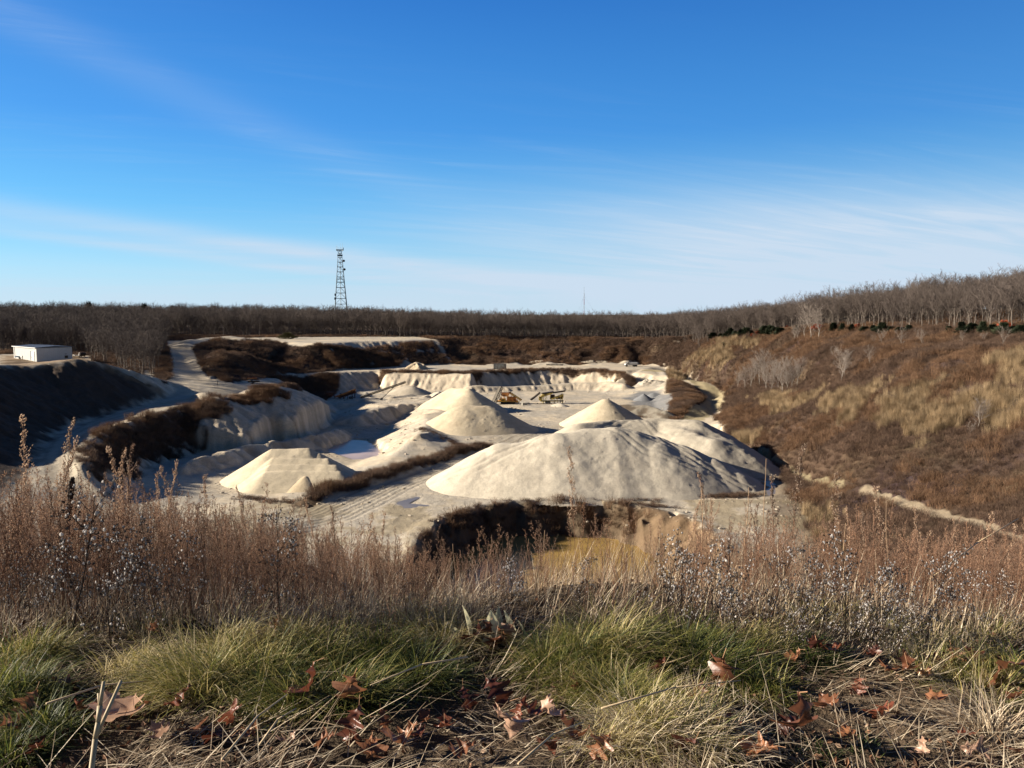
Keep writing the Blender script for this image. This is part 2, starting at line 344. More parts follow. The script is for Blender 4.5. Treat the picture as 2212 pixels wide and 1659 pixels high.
BL.append([(x, 34, -19.0+0.02*x) for x in range(-80, 81, 20)])
# the small pond pit in front
HOLE = [G(x, y, -35)[:2] for x, y in ((885,1225),(915,1160),(950,1128),(1010,1104),(1080,1090),(1200,1085),(1320,1091),(1420,1106),(1490,1127),(1560,1180),(1610,1260))]+[(28, 80), (8, 74), (-12, 80)]
XMIN, XMAX, YMIN, YMAX, RES = -420.0, 420.0, -60.0, 700.0, 0.8
def build_raster():
    P, E = [], []
    for line in BL:
        b = len(P); P += [Vector((p[0], p[1])) for p in line]; E += [(b+i, b+i+1) for i in range(len(line)-1)]
    Zs = [p[2] for line in BL for p in line]
    vo, eo, fo, ov, oe, of = delaunay_2d_cdt(P, E, [], 0, 1e-4, True)
    zv = []
    for i, v in enumerate(vo):
        if ov[i]: zv.append(sum(Zs[k] for k in ov[i])/len(ov[i]))
        else:     # a crossing of two lines: mean of the nearest points
            ds = sorted(((v.x-p.x)**2+(v.y-p.y)**2, k) for k, p in enumerate(P))[:2]; zv.append(sum(Zs[k] for _, k in ds)/2)
    nx = int((XMAX-XMIN)/RES)+1; ny = int((YMAX-YMIN)/RES)+1
    R = np.full((ny, nx), np.nan)
    for f in fo:
        a, b, c = [(vo[i].x, vo[i].y, zv[i]) for i in f]
        x0 = max(0, int((min(a[0], b[0], c[0])-XMIN)/RES)); x1 = min(nx-1, int((max(a[0], b[0], c[0])-XMIN)/RES)+1)
        y0 = max(0, int((min(a[1], b[1], c[1])-YMIN)/RES)); y1 = min(ny-1, int((max(a[1], b[1], c[1])-YMIN)/RES)+1)
        if x1 < x0 or y1 < y0: continue
        gx, gy = np.meshgrid(XMIN+RES*np.arange(x0, x1+1), YMIN+RES*np.arange(y0, y1+1))
        det = (b[1]-c[1])*(a[0]-c[0])+(c[0]-b[0])*(a[1]-c[1])
        if abs(det) < 1e-9: continue
        l1 = ((b[1]-c[1])*(gx-c[0])+(c[0]-b[0])*(gy-c[1]))/det; l2 = ((c[1]-a[1])*(gx-c[0])+(a[0]-c[0])*(gy-c[1]))/det; l3 = 1-l1-l2
        m = (l1 >= -1e-6) & (l2 >= -1e-6) & (l3 >= -1e-6)
        R[y0:y1+1, x0:x1+1][m] = (l1*a[2]+l2*b[2]+l3*c[2])[m]
    R[np.isnan(R)] = -10.0
    return R
def blur(R, n=1):
    for _ in range(n):
        p = np.pad(R, 1, 'edge'); R = (p[:-2, 1:-1]+p[2:, 1:-1]+p[1:-1, :-2]+p[1:-1, 2:]+4*p[1:-1, 1:-1])/8
    return R
def bil(R, x, y):
    fx = np.clip((np.asarray(x)-XMIN)/RES, 0, R.shape[1]-1.001); fy = np.clip((np.asarray(y)-YMIN)/RES, 0, R.shape[0]-1.001)
    ix = fx.astype(int); iy = fy.astype(int); fx = fx-ix; fy = fy-iy
    return (R[iy, ix]*(1-fx)+R[iy, ix+1]*fx)*(1-fy)+(R[iy+1, ix]*(1-fx)+R[iy+1, ix+1]*fx)*fy
HT = build_raster()
GX, GY = np.meshgrid(XMIN+RES*np.arange(HT.shape[1]), YMIN+RES*np.arange(HT.shape[0]))
# rolling ground on the vegetated banks before anything else
bank = sstep(58, 80, GX)*sstep(60, 90, GY)*(1-sstep(112, 125, GX))
HT = blur(HT, 2)+bank*(fbm(GX/17, GY/24, 3, 5)*3.0)
farb = sstep(405, 425, GY)*(1-sstep(435, 450, GY))*(GX > -40)*(GX < 100); HT += farb*fbm(GX/9, GY/9, 3, 8)*3.2
lsc = in_poly(GX, GY, [G(420,745,-16.5)[:2], G(600,745,-16)[:2], G(600,800,-23)[:2], G(560,822,-24)[:2], G(450,812,-21)[:2]]); HT += lsc*(fbm(GX/11, GY/14, 3, 9)*2.8)
def ridge(pts, tan=0.6, r=0.6, amp=0.35, fr=0.25, seed=0):
    global HT
    x0 = min(p[0] for p in pts)-14; x1 = max(p[0] for p in pts)+14; y0 = min(p[1] for p in pts)-14; y1 = max(p[1] for p in pts)+14
    i0, i1 = int((x0-XMIN)/RES), int((x1-XMIN)/RES); j0, j1 = int((y0-YMIN)/RES), int((y1-YMIN)/RES)
    gx, gy = GX[j0:j1, i0:i1], GY[j0:j1, i0:i1]; z = np.full(gx.shape, -1e3); s0 = 0.0
    for p, q in zip(pts[:-1], pts[1:]):
        d, zz_, s = seg_dist(gx, gy, [p, q]); z = np.maximum(z, zz_+amp*vnoise((s+s0)*fr, s*0+seed, 3)*2-tan*(np.sqrt(d*d+r*r)-r)); s0 += math.hypot(q[0]-p[0], q[1]-p[1])
    HT[j0:j1, i0:i1] = np.maximum(HT[j0:j1, i0:i1], z)
# long wavy sand berm, brushy berm beside the haul road, berm before the far cut, road-side berms
BERM_SAND = [G(392,1000,-33.6),G(450,984,-33.4),G(521,963,-33.5),G(590,952,-33.8),G(660,941,-34),G(712,930,-34.6),G(738,926,-35.6)]
ridge(BERM_SAND, 0.62, 0.3, 0.5, 0.3, 1)
BERM_BRUSH = [G(1048,958,-34.4),G(1000,968,-33.9),G(950,982,-33.8),G(890,1000,-33.7),G(830,1018,-33.7),G(760,1040,-33.7),G(700,1056,-33.8),G(655,1080,-34.1)]
ridge(BERM_BRUSH, 0.55, 0.5, 0.5, 0.3, 2)
ridge([D(1005,840,336),D(1022,834,338),D(1100,833,341),D(1149,831,344),D(1200,830,347),D(1247,828,349),D(1312,825,346),D(1345,827,340)], 0.5, 0.5, 0.5, 0.15, 3)
ridge([G(905,936,-31.8),G(925,930,-31.8)], 0.8, 1.5)
MOUND = [G(1465,838,-31.2),G(1483,855,-31.2),G(1488,872,-31.8),G(1470,885,-32.8)]
ridge(MOUND, 0.42, 3.0, 0.8, 0.2, 4)
ridge([G(1448,818,-29.5),G(1465,830,-30)], 0.4, 2.0)
for a in ([(845,856,-33.8),(885,850,-33.6)], [(842,862,-33.8),(935,860,-33.6)], [(735,868,-34.2),(800,866,-34)], [(905,862,-33.5),(935,850,-33.8)], [(722,950,-36.8),(745,975,-36.9)]):
    ridge([G(*p) for p in a], 0.5, 0.8, 0.4, 0.3, 7)
ridge([G(400,738,-14),G(450,730,-13.5),G(520,728,-13.5)], 0.3, 3, 1.2, 0.1, 2); ridge([G(480,734,-13.2),G(560,732,-13.4)], 0.3, 3, 1.0, 0.1, 3)
ridge([G(30,790,-14.6),G(60,792,-14.9)], 0.4, 2)
ridge([G(440,850,-23.5),G(465,858,-23.6),G(500,858,-24.6)], 0.5, 2, 0.5, 0.2, 5); ridge([G(560,838,-23),G(605,832,-23.6)], 0.5, 2, 0.5, 0.2, 6)
HT = blur(HT, 1)
# down-slope streaks (rills): noise smeared along the slope
gyy, gxx = np.gradient(blur(HT, 3), RES); gl = np.hypot(gxx, gyy)+1e-6; ux, uy = gxx/gl, gyy/gl; SLOPE = gl
wn = RNG.random(HT.shape)-0.5; acc = np.zeros_like(wn)
j0, j1, i0, i1 = int((70-YMIN)/RES), int((470-YMIN)/RES), int((-180-XMIN)/RES), int((140-XMIN)/RES)
sx, sy = GX[j0:j1, i0:i1], GY[j0:j1, i0:i1]; a = np.zeros_like(sx)
for sgn in (1, -1):
    px, py = sx.copy(), sy.copy()
    for k in range(9):
        a += bil(wn, px, py); px = px+sgn*0.7*bil(ux, px, py); py = py+sgn*0.7*bil(uy, px, py)
acc[j0:j1, i0:i1] = a; acc = blur(acc, 1)/ (np.std(a)+1e-6)
RILL = acc
HT += sstep(0.3, 0.6, SLOPE)*(1-bank)*RILL*0.6*(GY > 90)
# the pond pit: ragged, gullied wall
sd = poly_sd(GX, GY, HOLE)+fbm(GX/3.2, GY/3.2, 3, 21)*2.6
stp = np.where(GX > 22, 0.75, 1.7)*(1+0.5*vnoise(GX/2.0, GY/2.0, 4))
hole = np.maximum(-35.0+sd*stp+1.8*fbm(GX/1.7, GY/1.7, 2, 22), -41.5+0.6*fbm(GX/4, GY/4, 2, 3))
hm = (sd < 0.0); HT = np.where(hm, np.minimum(HT, hole), HT)
HT += np.exp(-((sd-1.2)/1.6)**2)*0.35*(GY > 95)
# ponds and puddles are shallow dishes in the ground
def dish(poly, zb, soft=2.0):
    global HT
    s = poly_sd(GX, GY, poly)+fbm(GX/3, GY/3, 2, 12)*1.5
    HT = np.where(s < soft, np.minimum(HT, zb+np.maximum(0, s+soft*0.3)*0.25), HT)
POND1 = [G(x, y, -38)[:2] for x, y in ((712,975),(735,962),(760,950),(790,952),(797,960),(818,977),(808,992),(775,992),(750,985))]
POND2 = [G(x, y, -35.2)[:2] for x, y in ((1498,924),(1545,927),(1556,942),(1560,952),(1535,950))]
dish(POND1, -38.5); dish(POND2, -35.7, 1.2)
PUD = {'a': [(850,1094),(868,1082),(900,1072),(905,1076),(885,1086),(925,1090),(880,1097)], 'b': [(1620,1000),(1640,1004),(1668,1030),(1680,1060),(1660,1075),(1650,1040)],
       'c': [(1600,972),(1620,975),(1655,998),(1640,1002)]}
PUDW = {k: [G(x, y, -35.03)[:2] for x, y in v] for k, v in PUD.items()}
for v in PUDW.values(): dish(v, -35.14, 0.8)

def near_z(x, y):
    """the bank under the viewer: flat top, then a brow that falls away (gently on the left)"""
    edge = 3.1+0.3*np.sin(x*0.9+1)+0.15*np.sin(x*2.3)
    gentle = 1-sstep(-4.0, 1.5, x); rightg = sstep(1.0, 6.0, x)
    s1 = 0.50-0.19*gentle-0.10*rightg; t = np.maximum(0, y-edge)
    z = -1.27-s1*np.minimum(t, 12)-0.62*np.maximum(0, t-12)
    z = z+0.05*fbm(x*1.3, y*1.3, 3, 31)+0.05*np.maximum(0, 2.2-y)
    return z
def TZ(x, y):
    x = np.asarray(x, float); y = np.asarray(y, float)
    t = bil(HT, x, y); n = near_z(x, y); k = sstep(26, 44, y)
    k = np.maximum(k, sstep(50, 80, np.abs(x)))
    return n*(1-k)+t*k
def hit(px, py):
    d = ray(px, py); ys = np.concatenate([np.arange(30, 200, 0.25), np.arange(200, 700, 0.5)]); x = d[0]/d[1]*ys; z = d[2]/d[1]*ys
    h = TZ(x, ys)-z; k = np.argmax(h > 0)
    if not (h > 0).any(): k = len(ys)-1
    return (float(x[k]), float(ys[k]), float(TZ(x[k], ys[k])))
def HP(*pts): return [hit(*p)[:2] for p in pts]

# ------------------------------------------------------------------ what covers the ground
ROAD1 = HP((372,737),(388,752),(398,775),(402,795),(430,818),(480,835),(505,840),(450,852),(390,868),(300,888),(215,912),(150,945),(128,985),(150,1035),(210,1075))+[G(330,1112,-34.8)[:2], G(480,1125,-35)[:2]]
ROAD2 = [G(x, y, -35)[:2] for x, y in ((560,1150),(700,1110),(850,1040),(1000,990),(1110,955),(1200,925))]
TRACKR = HP((1400,800),(1462,812),(1500,822),(1532,840),(1547,858),(1540,880),(1510,900),(1465,922))
TRACKN = HP((1640,982),(1700,1012),(1760,1038),(1820,1052),(1870,1062),(1950,1086),(2080,1126),(2212,1168))+[(62, 75), (62, 60)]
WET = [G(x, y, -35)[:2] for x, y in ((1575,960),(1625,985),(1680,1040),(1710,1090),(1760,1160),(1800,1230))]
VEG = [HP((150,700),(1480,725),(1480,738),(940,733),(700,736),(640,728),(370,736),(360,745),(372,790),(355,830),(320,800),(230,790),(200,770),(150,765),(0,765),(0,720)),       # left woodland floor and scrub
       HP((418,745),(520,737),(600,738),(640,752),(700,765),(730,800),(600,806),(560,818),(480,830),(440,812),(425,780)),
       HP((945,735),(1000,730),(1250,730),(1460,738),(1500,738),(1500,790),(1450,795),(1380,785),(1100,784),(985,787)),
       HP((1448,822),(1500,832),(1530,850),(1530,880),(1480,905),(1452,912),(1440,900),(1455,860),(1440,840))]
VEGR = HP((1455,790),(1462,805),(1505,818),(1545,838),(1562,862),(1556,905),(1570,940),(1600,955),(1650,985),(1690,1020),(1705,1055),(1745,1110),(1790,1180))+[(44, 95), (40, 75), (45, 60), (400, 60), (400, 690), (95, 690), (93, 425)]
RIMV = HP((182,1000),(188,955),(235,925),(300,903),(370,884),(430,864),(470,860),(520,857),(580,840),(615,832),(640,840),(600,862),(540,872),(480,890),(440,900),(430,945),(400,965),(350,985),(300,1010),(240,1045),(205,1030))
def cover(x, y):
    """weights and albedo of the ground at x, y"""
    n1 = fbm(x/9, y/9, 4, 41); n2 = fbm(x/2.2, y/2.2, 3, 42); n3 = fbm(x/30, y/30, 3, 43)
    s = bil(SLOPE, x, y); ri = bil(RILL, x, y)
    c = np.zeros(np.shape(x)+(3,))
    sand = np.array([0.57, 0.485, 0.355]); damp = np.array([0.37, 0.305, 0.21]); grey = np.array([0.43, 0.385, 0.31])
    k = sstep(-0.35, 0.45, n1+0.5*n2)[..., None]; base = grey*(1-k)+sand*k
    wl = sstep(0.25, 0.5, s)[..., None]; base = base*(1-wl)+(sand*np.array([0.93, 0.93, 0.95])*np.clip(1+0.26*ri[..., None], 0.4, 1.3))*wl
    c[:] = base
    def lay(mask, col): 
        nonlocal c
        m = np.clip(mask, 0, 1)[..., None]; c = c*(1-m)+np.array(col)*m
    zz = TZ(x, y)
    # damp low ground in the basin and along the haul roads
    lay(sstep(-36.6, -37.6, zz)*0.55*(n1 > -0.3)*(s < 0.3), damp)
    for rd, wdt in ((ROAD2, 7), (ROAD1, 5.5)):
        d, _, sl_ = seg_dist(x, y, rd); tr = 0.5+0.5*np.cos(d*2*math.pi/2.6+0.7*n2)
        lay((1-sstep(wdt*0.6, wdt, d+n2*2))*0.75, (0.44, 0.39, 0.30)); lay((1-sstep(wdt*0.5, wdt, d))*tr**2*0.6, (0.29, 0.24, 0.18))
    # vehicle loops on the open floor
    for cx, cy, r0 in ((30, 255, 14), (38, 262, 19), (20, 285, 10), (12, 330, 16)):
        d = np.abs(np.hypot(x-cx, (y-cy)*0.8)-r0); lay((d < 0.7)*0.25*(zz < -34), (0.33, 0.28, 0.21))
    d, _, _ = seg_dist(x, y, WET); lay((1-sstep(2.5, 7, d+3*n2))*0.85, (0.20, 0.155, 0.105))
    gp = HP_GREY; sdg = poly_sd(x, y, gp)+n1*6; lay((1-sstep(-2, 3, sdg))*0.9, (0.17, 0.175, 0.18))
    # soil tops, grassy verges in front
    m = (y > 95)*(y < 142)*(np.abs(x-5) < 55)*(zz > -35.6)*(s < 0.35); lay(m*sstep(-0.1, 0.35, n1+0.6*n2)*0.6, (0.21, 0.17, 0.10))
    sdh = poly_sd(x, y, HOLE)+2*n2; lay((1-sstep(-0.5, 1.5, sdh)), (0.115, 0.085, 0.056)); lay((1-sstep(-0.5, 1.5, sdh))*sstep(16, 26, x+4*n2), (0.175, 0.12, 0.072))
    # left bluff of dark soil
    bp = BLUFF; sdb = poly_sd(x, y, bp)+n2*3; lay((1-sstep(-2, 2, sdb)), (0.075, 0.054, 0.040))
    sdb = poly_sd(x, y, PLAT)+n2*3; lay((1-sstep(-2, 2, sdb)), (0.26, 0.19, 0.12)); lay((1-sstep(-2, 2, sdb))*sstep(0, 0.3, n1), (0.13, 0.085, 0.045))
    # scrub ground
    v = np.zeros(np.shape(x))
    for p in VEG: v = np.maximum(v, 1-sstep(-1.0, 1.5, poly_sd(x, y, p)+3*n2))
    v = np.maximum(v, 1-sstep(-1.0, 2.0, poly_sd(x, y, VEGR)+3*n2))
    v = np.maximum(v, sstep(440, 455, y+2*n1)); v = np.maximum(v, sstep(-185, -200, x)); v = np.maximum(v, sstep(128, 132, x))
    v = np.where((y > 90) | (np.abs(x) > 60), v, 1)
    sandtop = (1-sstep(-3, 3, poly_sd(x, y, SANDTOP)+2*n2)); v = v*(1-sandtop)
    rv = (1-sstep(-1, 2, poly_sd(x, y, RIMV)+5*n2))*sstep(-0.75, -0.35, n1+0.6*n2); v2 = np.maximum(v, rv)
    d, _, _ = seg_dist(x, y, BERM_BRUSH); v2 = np.maximum(v2, 1-sstep(1.6, 2.8, d+n2)); 
    rimfar = HP_RIMFAR; d, _, _ = seg_dist(x, y, rimfar); v2 = np.maximum(v2, (1-sstep(2.0, 3.5, d+2*n2)))
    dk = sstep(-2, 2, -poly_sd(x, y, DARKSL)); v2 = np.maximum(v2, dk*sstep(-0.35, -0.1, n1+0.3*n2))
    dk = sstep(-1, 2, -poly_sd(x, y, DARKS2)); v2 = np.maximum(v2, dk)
    vc = np.array([0.078, 0.052, 0.034])*(1+0.5*n3[..., None])+0.03*n1[..., None]*np.array([1, 0.9, 0.4])
    m = np.clip(v2, 0, 1)[..., None]; c = c*(1-m)+np.clip(vc, 0.03, 1)*m
    # tracks over the scrub
    for rd, wdt, col in ((ROAD1[:9], 4.5, (0.42, 0.36, 0.27)), (TRACKR, 4.0, (0.36, 0.30, 0.18)), (TRACKN[:4], 0.8, (0.20, 0.165, 0.10)), (TRACKN[4:], 1.1, (0.26, 0.21, 0.145))):
        d, _, _ = seg_dist(x, y, rd); k = 1-sstep(wdt*0.7, wdt*1.1, d+(0.9 if wdt < 2 else 1.5)*n2); lay(k, col); v2 = v2*(1-np.clip(k*1.6, 0, 1))
        v = v*(1-np.clip(k*1.6, 0, 1))
    # green turf spots
    for px, py, r in ((1520,925,7), (1390,598,0)):
        pass
    return c, v, v2, s
HP_GREY = HP((1355,862),(1380,845),(1440,842),(1452,860),(1455,885),(1400,884),(1352,880))
BLUFF = HP((2,790),(60,790),(120,786),(165,776),(215,784),(250,800),(300,822),(340,846),(352,856),(280,880),(200,903),(130,930),(98,960))+[(-90, 140), (-78, 100), (-95, 85), (-116, 150), (-142, 200)]
PLAT = HP((0,768),(180,768),(240,790),(350,845),(340,850),(240,798),(165,777),(60,792),(0,788))
SANDTOP = HP((640,728),(900,727),(935,733),(880,736),(700,743),(640,742),(618,735))
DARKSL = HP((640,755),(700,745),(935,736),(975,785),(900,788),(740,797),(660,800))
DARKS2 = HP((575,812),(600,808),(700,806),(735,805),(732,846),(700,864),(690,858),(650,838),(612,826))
HP_RIMFAR = [D(830,803,361), D(900,803,360), D(1022,805,352), D(1032,802,364), D(1180,797,381), D(1300,800,372), D(1348,806,358), D(1366,812,345)]
HP_RIMFAR = [p[:2] for p in HP_RIMFAR]

def polar_patch(a0, a1, na, r0, r1, nr):
    A = np.linspace(math.radians(a0), math.radians(a1), na); Rr = r0*(r1/r0)**np.linspace(0, 1, nr)
    aa, rr = np.meshgrid(A, Rr); x = rr*np.sin(aa); y = rr*np.cos(aa)
    i = np.arange(nr-1)[:, None]*na+np.arange(na-1)[None, :]
    f = np.stack([i, i+na, i+na+1, i+1], -1).reshape(-1, 4)[:, ::-1]
    return x, y, f
MG = mat_ground('earth_and_sand')
x, y, f = polar_patch(-58, 58, 1250, 24.0, 640.0, 1050)
far = sstep(80, 140, np.hypot(x, y))
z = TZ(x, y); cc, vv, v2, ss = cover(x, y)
onfloor = (1-sstep(0.15, 0.35, ss))
z = z+0.10*fbm(x/1.7, y/1.7, 3, 51)*far+0.05*fbm(x/0.6, y/0.6, 2, 52)*far+sstep(0.25, 0.5, ss)*0.35*fbm(x/1.1, y/1.1, 3, 53)*far+v2*0.5*fbm(x/1.5, y/1.5, 2, 54)*far
dr, _, _ = seg_dist(x+0.5*fbm(x/6, y/6, 2, 57), y, ROAD2); z = z-0.10*(dr < 7)*np.cos(dr*2*math.pi/2.6)**2
# split into named pieces of the setting
co = np.stack([x.ravel(), y.ravel(), z.ravel()], -1); colr = cc.reshape(-1, 3); vf = vv.ravel()
d1, _, _ = seg_dist(x, y, ROAD1+ROAD2[:1]); d2, _, _ = seg_dist(x, y, ROAD2); d3, _, _ = seg_dist(x, y, TRACKR); d4, _, _ = seg_dist(x, y, TRACKN)
cls = np.zeros(x.shape, int); cls[vv > 0.5] = 1; cls[(x > 57) & (vv > 0.5)] = 2
cls[np.minimum(d1, d2) < 4.5] = 3; cls[np.minimum(d3, d4+1.4) < 2.6] = 4; cls = cls.ravel()
fcls = cls[f[:, 0]]
full = np_mesh('tmp', co, f, True); nrm = np.empty(len(co)*3, np.float32); full.vertices.foreach_get('normal', nrm); nrm = nrm.reshape(-1, 3); bpy.data.meshes.remove(full)
def sub(name, mask, kind='structure'):
    ff = f[mask]
    if not len(ff): return
    used, inv = np.unique(ff.ravel(), return_inverse=True)
    me = np_mesh(name, co[used], inv.reshape(ff.shape), True, colr[used])
    me.normals_split_custom_set_from_vertices(nrm[used].tolist())
    o = link(name, me, MG); o['kind'] = kind; return o
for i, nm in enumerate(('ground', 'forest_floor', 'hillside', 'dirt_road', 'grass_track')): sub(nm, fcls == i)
xn, yn, fn = polar_patch(-75, 75, 420, 0.5, 24.6, 420)
zn = near_z(xn, yn)+0.03*fbm(xn*3, yn*3, 3, 55)-0.02*(np.hypot(xn, yn) > 24); nb = fbm(xn*1.5, yn*1.5, 4, 56)[..., None]
me = np_mesh('bank_top', np.stack([xn.ravel(), yn.ravel(), zn.ravel()], -1), fn, True, (np.array([0.085, 0.062, 0.04])*(1+1.2*nb)).reshape(-1, 3))
tag(link('bank_top', me, MG), kind='structure')
# country beyond, to the horizon
x, y, f2 = polar_patch(-80, 80, 120, 639.0, 30000.0, 60)
z = TZ(x, y)-0.3; far2 = np.hypot(x, y); z = z-np.maximum(0, far2-1500)*0.004
me = np_mesh('far_land', np.stack([x.ravel(), y.ravel(), z.ravel()], -1), f2, True, np.tile([0.10, 0.08, 0.06], (x.size, 1)))
tag(link('far_land', me, MG), kind='structure')
# water
def water(name, poly, z, mat, grow=1.5):
    cx = sum(p[0] for p in poly)/len(poly); cy = sum(p[1] for p in poly)/len(poly)
    pts = [(p[0]+(p[0]-cx)*grow/ max(1, math.hypot(p[0]-cx, p[1]-cy)), p[1]+(p[1]-cy)*grow/max(1, math.hypot(p[0]-cx, p[1]-cy)), z) for p in poly]
    me = bpy.data.meshes.new(name); me.from_pydata(pts, [], [tuple(range(len(pts)))]); me.update()
    return tag(link(name, me, mat), kind='structure')
WM = mat_water('grey_pond_water', (0.42, 0.32, 0.27), 0.28)
water('pond_water', POND1, -38.12, WM, 2.5)
water('pond_water', POND2, -35.42, mat_water('blue_puddle_water', (0.06, 0.07, 0.07)), 1.5)
water('pond_water', [(-24, 72), (42, 72), (42, 139), (-24, 139)], -40.3, mat_water('muddy_ochre_water', (0.34, 0.225, 0.075), 0.22), -1.0)
PM = mat_water('puddle_water', (0.19, 0.155, 0.12), 0.30)
for k, v in PUDW.items(): water('puddle_water', v, -35.09, PM, 0.8)
# ================================================================== HEAPS OF SAND AND STONE
MSAND = mat_ground('heaped_sand', 0.6, 0.12); MROCK = mat_ground('heaped_stone', 1.0, 0.5)
def heap(name, ridges, col, label, cat='sand pile', tan=0.62, r=1.2, res=0.35, amp=0.25, rough=0.0, tracks=(), rill=0.0, mat=None, group=None, soft=0.0, steps=False, dark=None, zmin=-36.2):
    """a pile lying at its angle of repose below one or more crest lines"""
    allp = [p for rg in ridges for p in rg]; ext = 0
    for p in allp: ext = max(ext, (p[2]-float(TZ(p[0], p[1])))/tan)
    ext += 3+r; x0, x1 = min(p[0] for p in allp)-ext, max(p[0] for p in allp)+ext; y0, y1 = min(p[1] for p in allp)-ext, max(p[1] for p in allp)+ext
    gx, gy = np.meshgrid(np.arange(x0, x1, res), np.arange(y0, y1, res)); z = None
    wx = gx+amp*2.5*vnoise(gx/16, gy/16, 60)+amp*1.0*fbm(gx/9, gy/9, 2, 61); wy = gy+amp*3.5*vnoise(gx/13, gy/30, 59)+amp*1.0*fbm(gx/9+50, gy/9, 2, 62)
    for rg in ridges:
        zi = None
        for sg in ([rg] if len(rg) == 1 else [[a_, b_] for a_, b_ in zip(rg[:-1], rg[1:])]):
            d, zr, s = seg_dist(wx, wy, sg); z1 = zr-tan*(np.sqrt(d*d+r*r)-r); zi = z1 if zi is None else np.maximum(zi, z1)
        if rill > 0:
            ang = np.arctan2(gy-rg[0][1], gx-rg[0][0]) if len(rg) == 1 else s/4.0
            zi = zi+rill*vnoise(ang*6+vnoise(gx/3, gy/3, 2), ang*0+1, 66)*np.minimum(1, d/2)
        if z is None: z = zi
        elif soft > 0:
            h = np.clip(0.5+0.5*(z-zi)/soft, 0, 1); z = zi*(1-h)+z*h+soft*h*(1-h)
        else: z = np.maximum(z, zi)
    t = TZ(gx, gy)
    hgt = z-t
    if rough == 0: cl_ = hash2(np.floor(gx/res), np.floor(gy/res), 5); z = z+np.where((cl_ > 0.985) & (hgt > 0.3) & (fbm(gx/6, gy/6, 2, 68) > 0.05), 0.10*res/0.3, 0)
    z = z+np.clip(hgt/2, 0, 1)*(amp*fbm(gx/4.5, gy/4.5, 4, 63)+0.05*fbm(gx/0.8, gy/0.8, 2, 65)+rough*fbm(gx/1.2, gy/1.2, 3, 64))
    tone = np.zeros(gx.shape)
    for tr in tracks:
        d, _, _ = seg_dist(gx+0.8*vnoise(gx/5, gy/5, 9), gy, tr)
        z = z-0.09*np.exp(-((d-0.85)/0.28)**2)+0.035*np.exp(-((d-0.2)/0.35)**2)+0.035*np.exp(-((d-1.5)/0.35)**2)
        tone -= 0.10*np.exp(-((d-0.85)/0.3)**2)
    # flare where the foot meets the ground, and a sunk edge
    hgt = z-t; z = np.where(hgt < 0.5, t+np.maximum(hgt, -0.6), z); keep = (hgt > -0.55) & (z > zmin)
    n = fbm(gx/3, gy/3, 4, 67); c = np.array(col)*(1+0.16*n[..., None]+tone[..., None])
    if dark is not None: kk = np.clip(sstep(0.0, 0.35, n)*dark[3], 0, 1)[..., None]; c = c*(1-kk)+np.array(dark[:3])*kk
    k4 = keep[:-1, :-1] & keep[1:, :-1] & keep[:-1, 1:] & keep[1:, 1:]
    nx = gx.shape[1]; jj, ii = np.nonzero(k4); i = jj*nx+ii
    ff = np.stack([i, i+1, i+nx+1, i+nx], -1); used, inv = np.unique(ff.ravel(), return_inverse=True)
    c0 = (sum(p[0] for p in allp)/len(allp), sum(p[1] for p in allp)/len(allp)); c0 = (c0[0], c0[1], float(TZ(*c0)))
    co = np.stack([gx.ravel(), gy.ravel(), z.ravel()], -1)[used]-np.array(c0)
    o = link(name, np_mesh(name, co, inv.reshape(ff.shape), True, c.reshape(-1, 3)[used]), mat or MSAND, loc=c0)
    return tag(o, label, cat, group)
PALE = (0.54, 0.485, 0.385); TAN = (0.57, 0.485, 0.345)
c_ = lambda px, py, f=1075, z=-35.0, t=0.6: crest(px, py, f, z, t)
def offs(p, q, k): return (p[0]+(q[0]-p[0])*k, p[1]+(q[1]-p[1])*k)
P1, P2, P3, P4 = c_(1093,957,1070), c_(1205,936,1079), c_(1365,937,1074), c_(1415,945,1068)
trk = [[(P1[0]-16, P1[1]-6), (P1[0]-6, P1[1]-7), (P1[0]+4, P1[1]-2), (P1[0]+9, P1[1]+2), (P2[0], P2[1]+1)],
       [(P1[0]-13, P1[1]-9), (P1[0]-2, P1[1]-10), (P1[0]+8, P1[1]-5), (P1[0]+13, P1[1]+3)],
       [(P2[0]-2, P2[1]+4), (P2[0]+8, P2[1]-2), (P2[0]+9, P2[1]-8), (P2[0]+16, P2[1]-9)],
       [(P2[0]+4, P2[1]+6), (P2[0]+14, P2[1]), (P3[0]+2, P3[1]-6), (P3[0]+12, P3[1]-9), (P3[0]+22, P3[1]-9)],
       [(P2[0]+8, P2[1]+7), (P3[0]-2, P3[1]+2), (P3[0]+6, P3[1]-1), (P4[0]+7, P4[1]-6)],
       [(P1[0]+6, P1[1]-14), (P1[0]+16, P1[1]-12), (P1[0]+28, P1[1]-8), (P1[0]+40, P1[1]-10)],
       [(P4[0]+2, P4[1]), (P4[0]+8, P4[1]-7), (P4[0]+16, P4[1]-12)]]
heap('sand_pile', [[c_(1062,975,1068), P1, c_(1115,958,1072)], [c_(1180,940,1078), P2, c_(1240,937)], [c_(1262,926), c_(1310,928), P3, c_(1415,962)],
                   [c_(1330,925), P4, c_(1470,962,1066), c_(1530,988,1062), c_(1580,1018,1060)]],
     PALE, 'largest pale sand pile, several humps crossed by tyre tracks, just behind the ochre pond', tan=0.56, r=2.2, amp=0.28, dark=(0.42, 0.37, 0.29, 0.5), tracks=[trk[0], trk[3], trk[4], trk[6]], soft=1.5, res=0.3, zmin=-35.35)
B1, B2 = D(1330,908,186), D(1500,906,184)
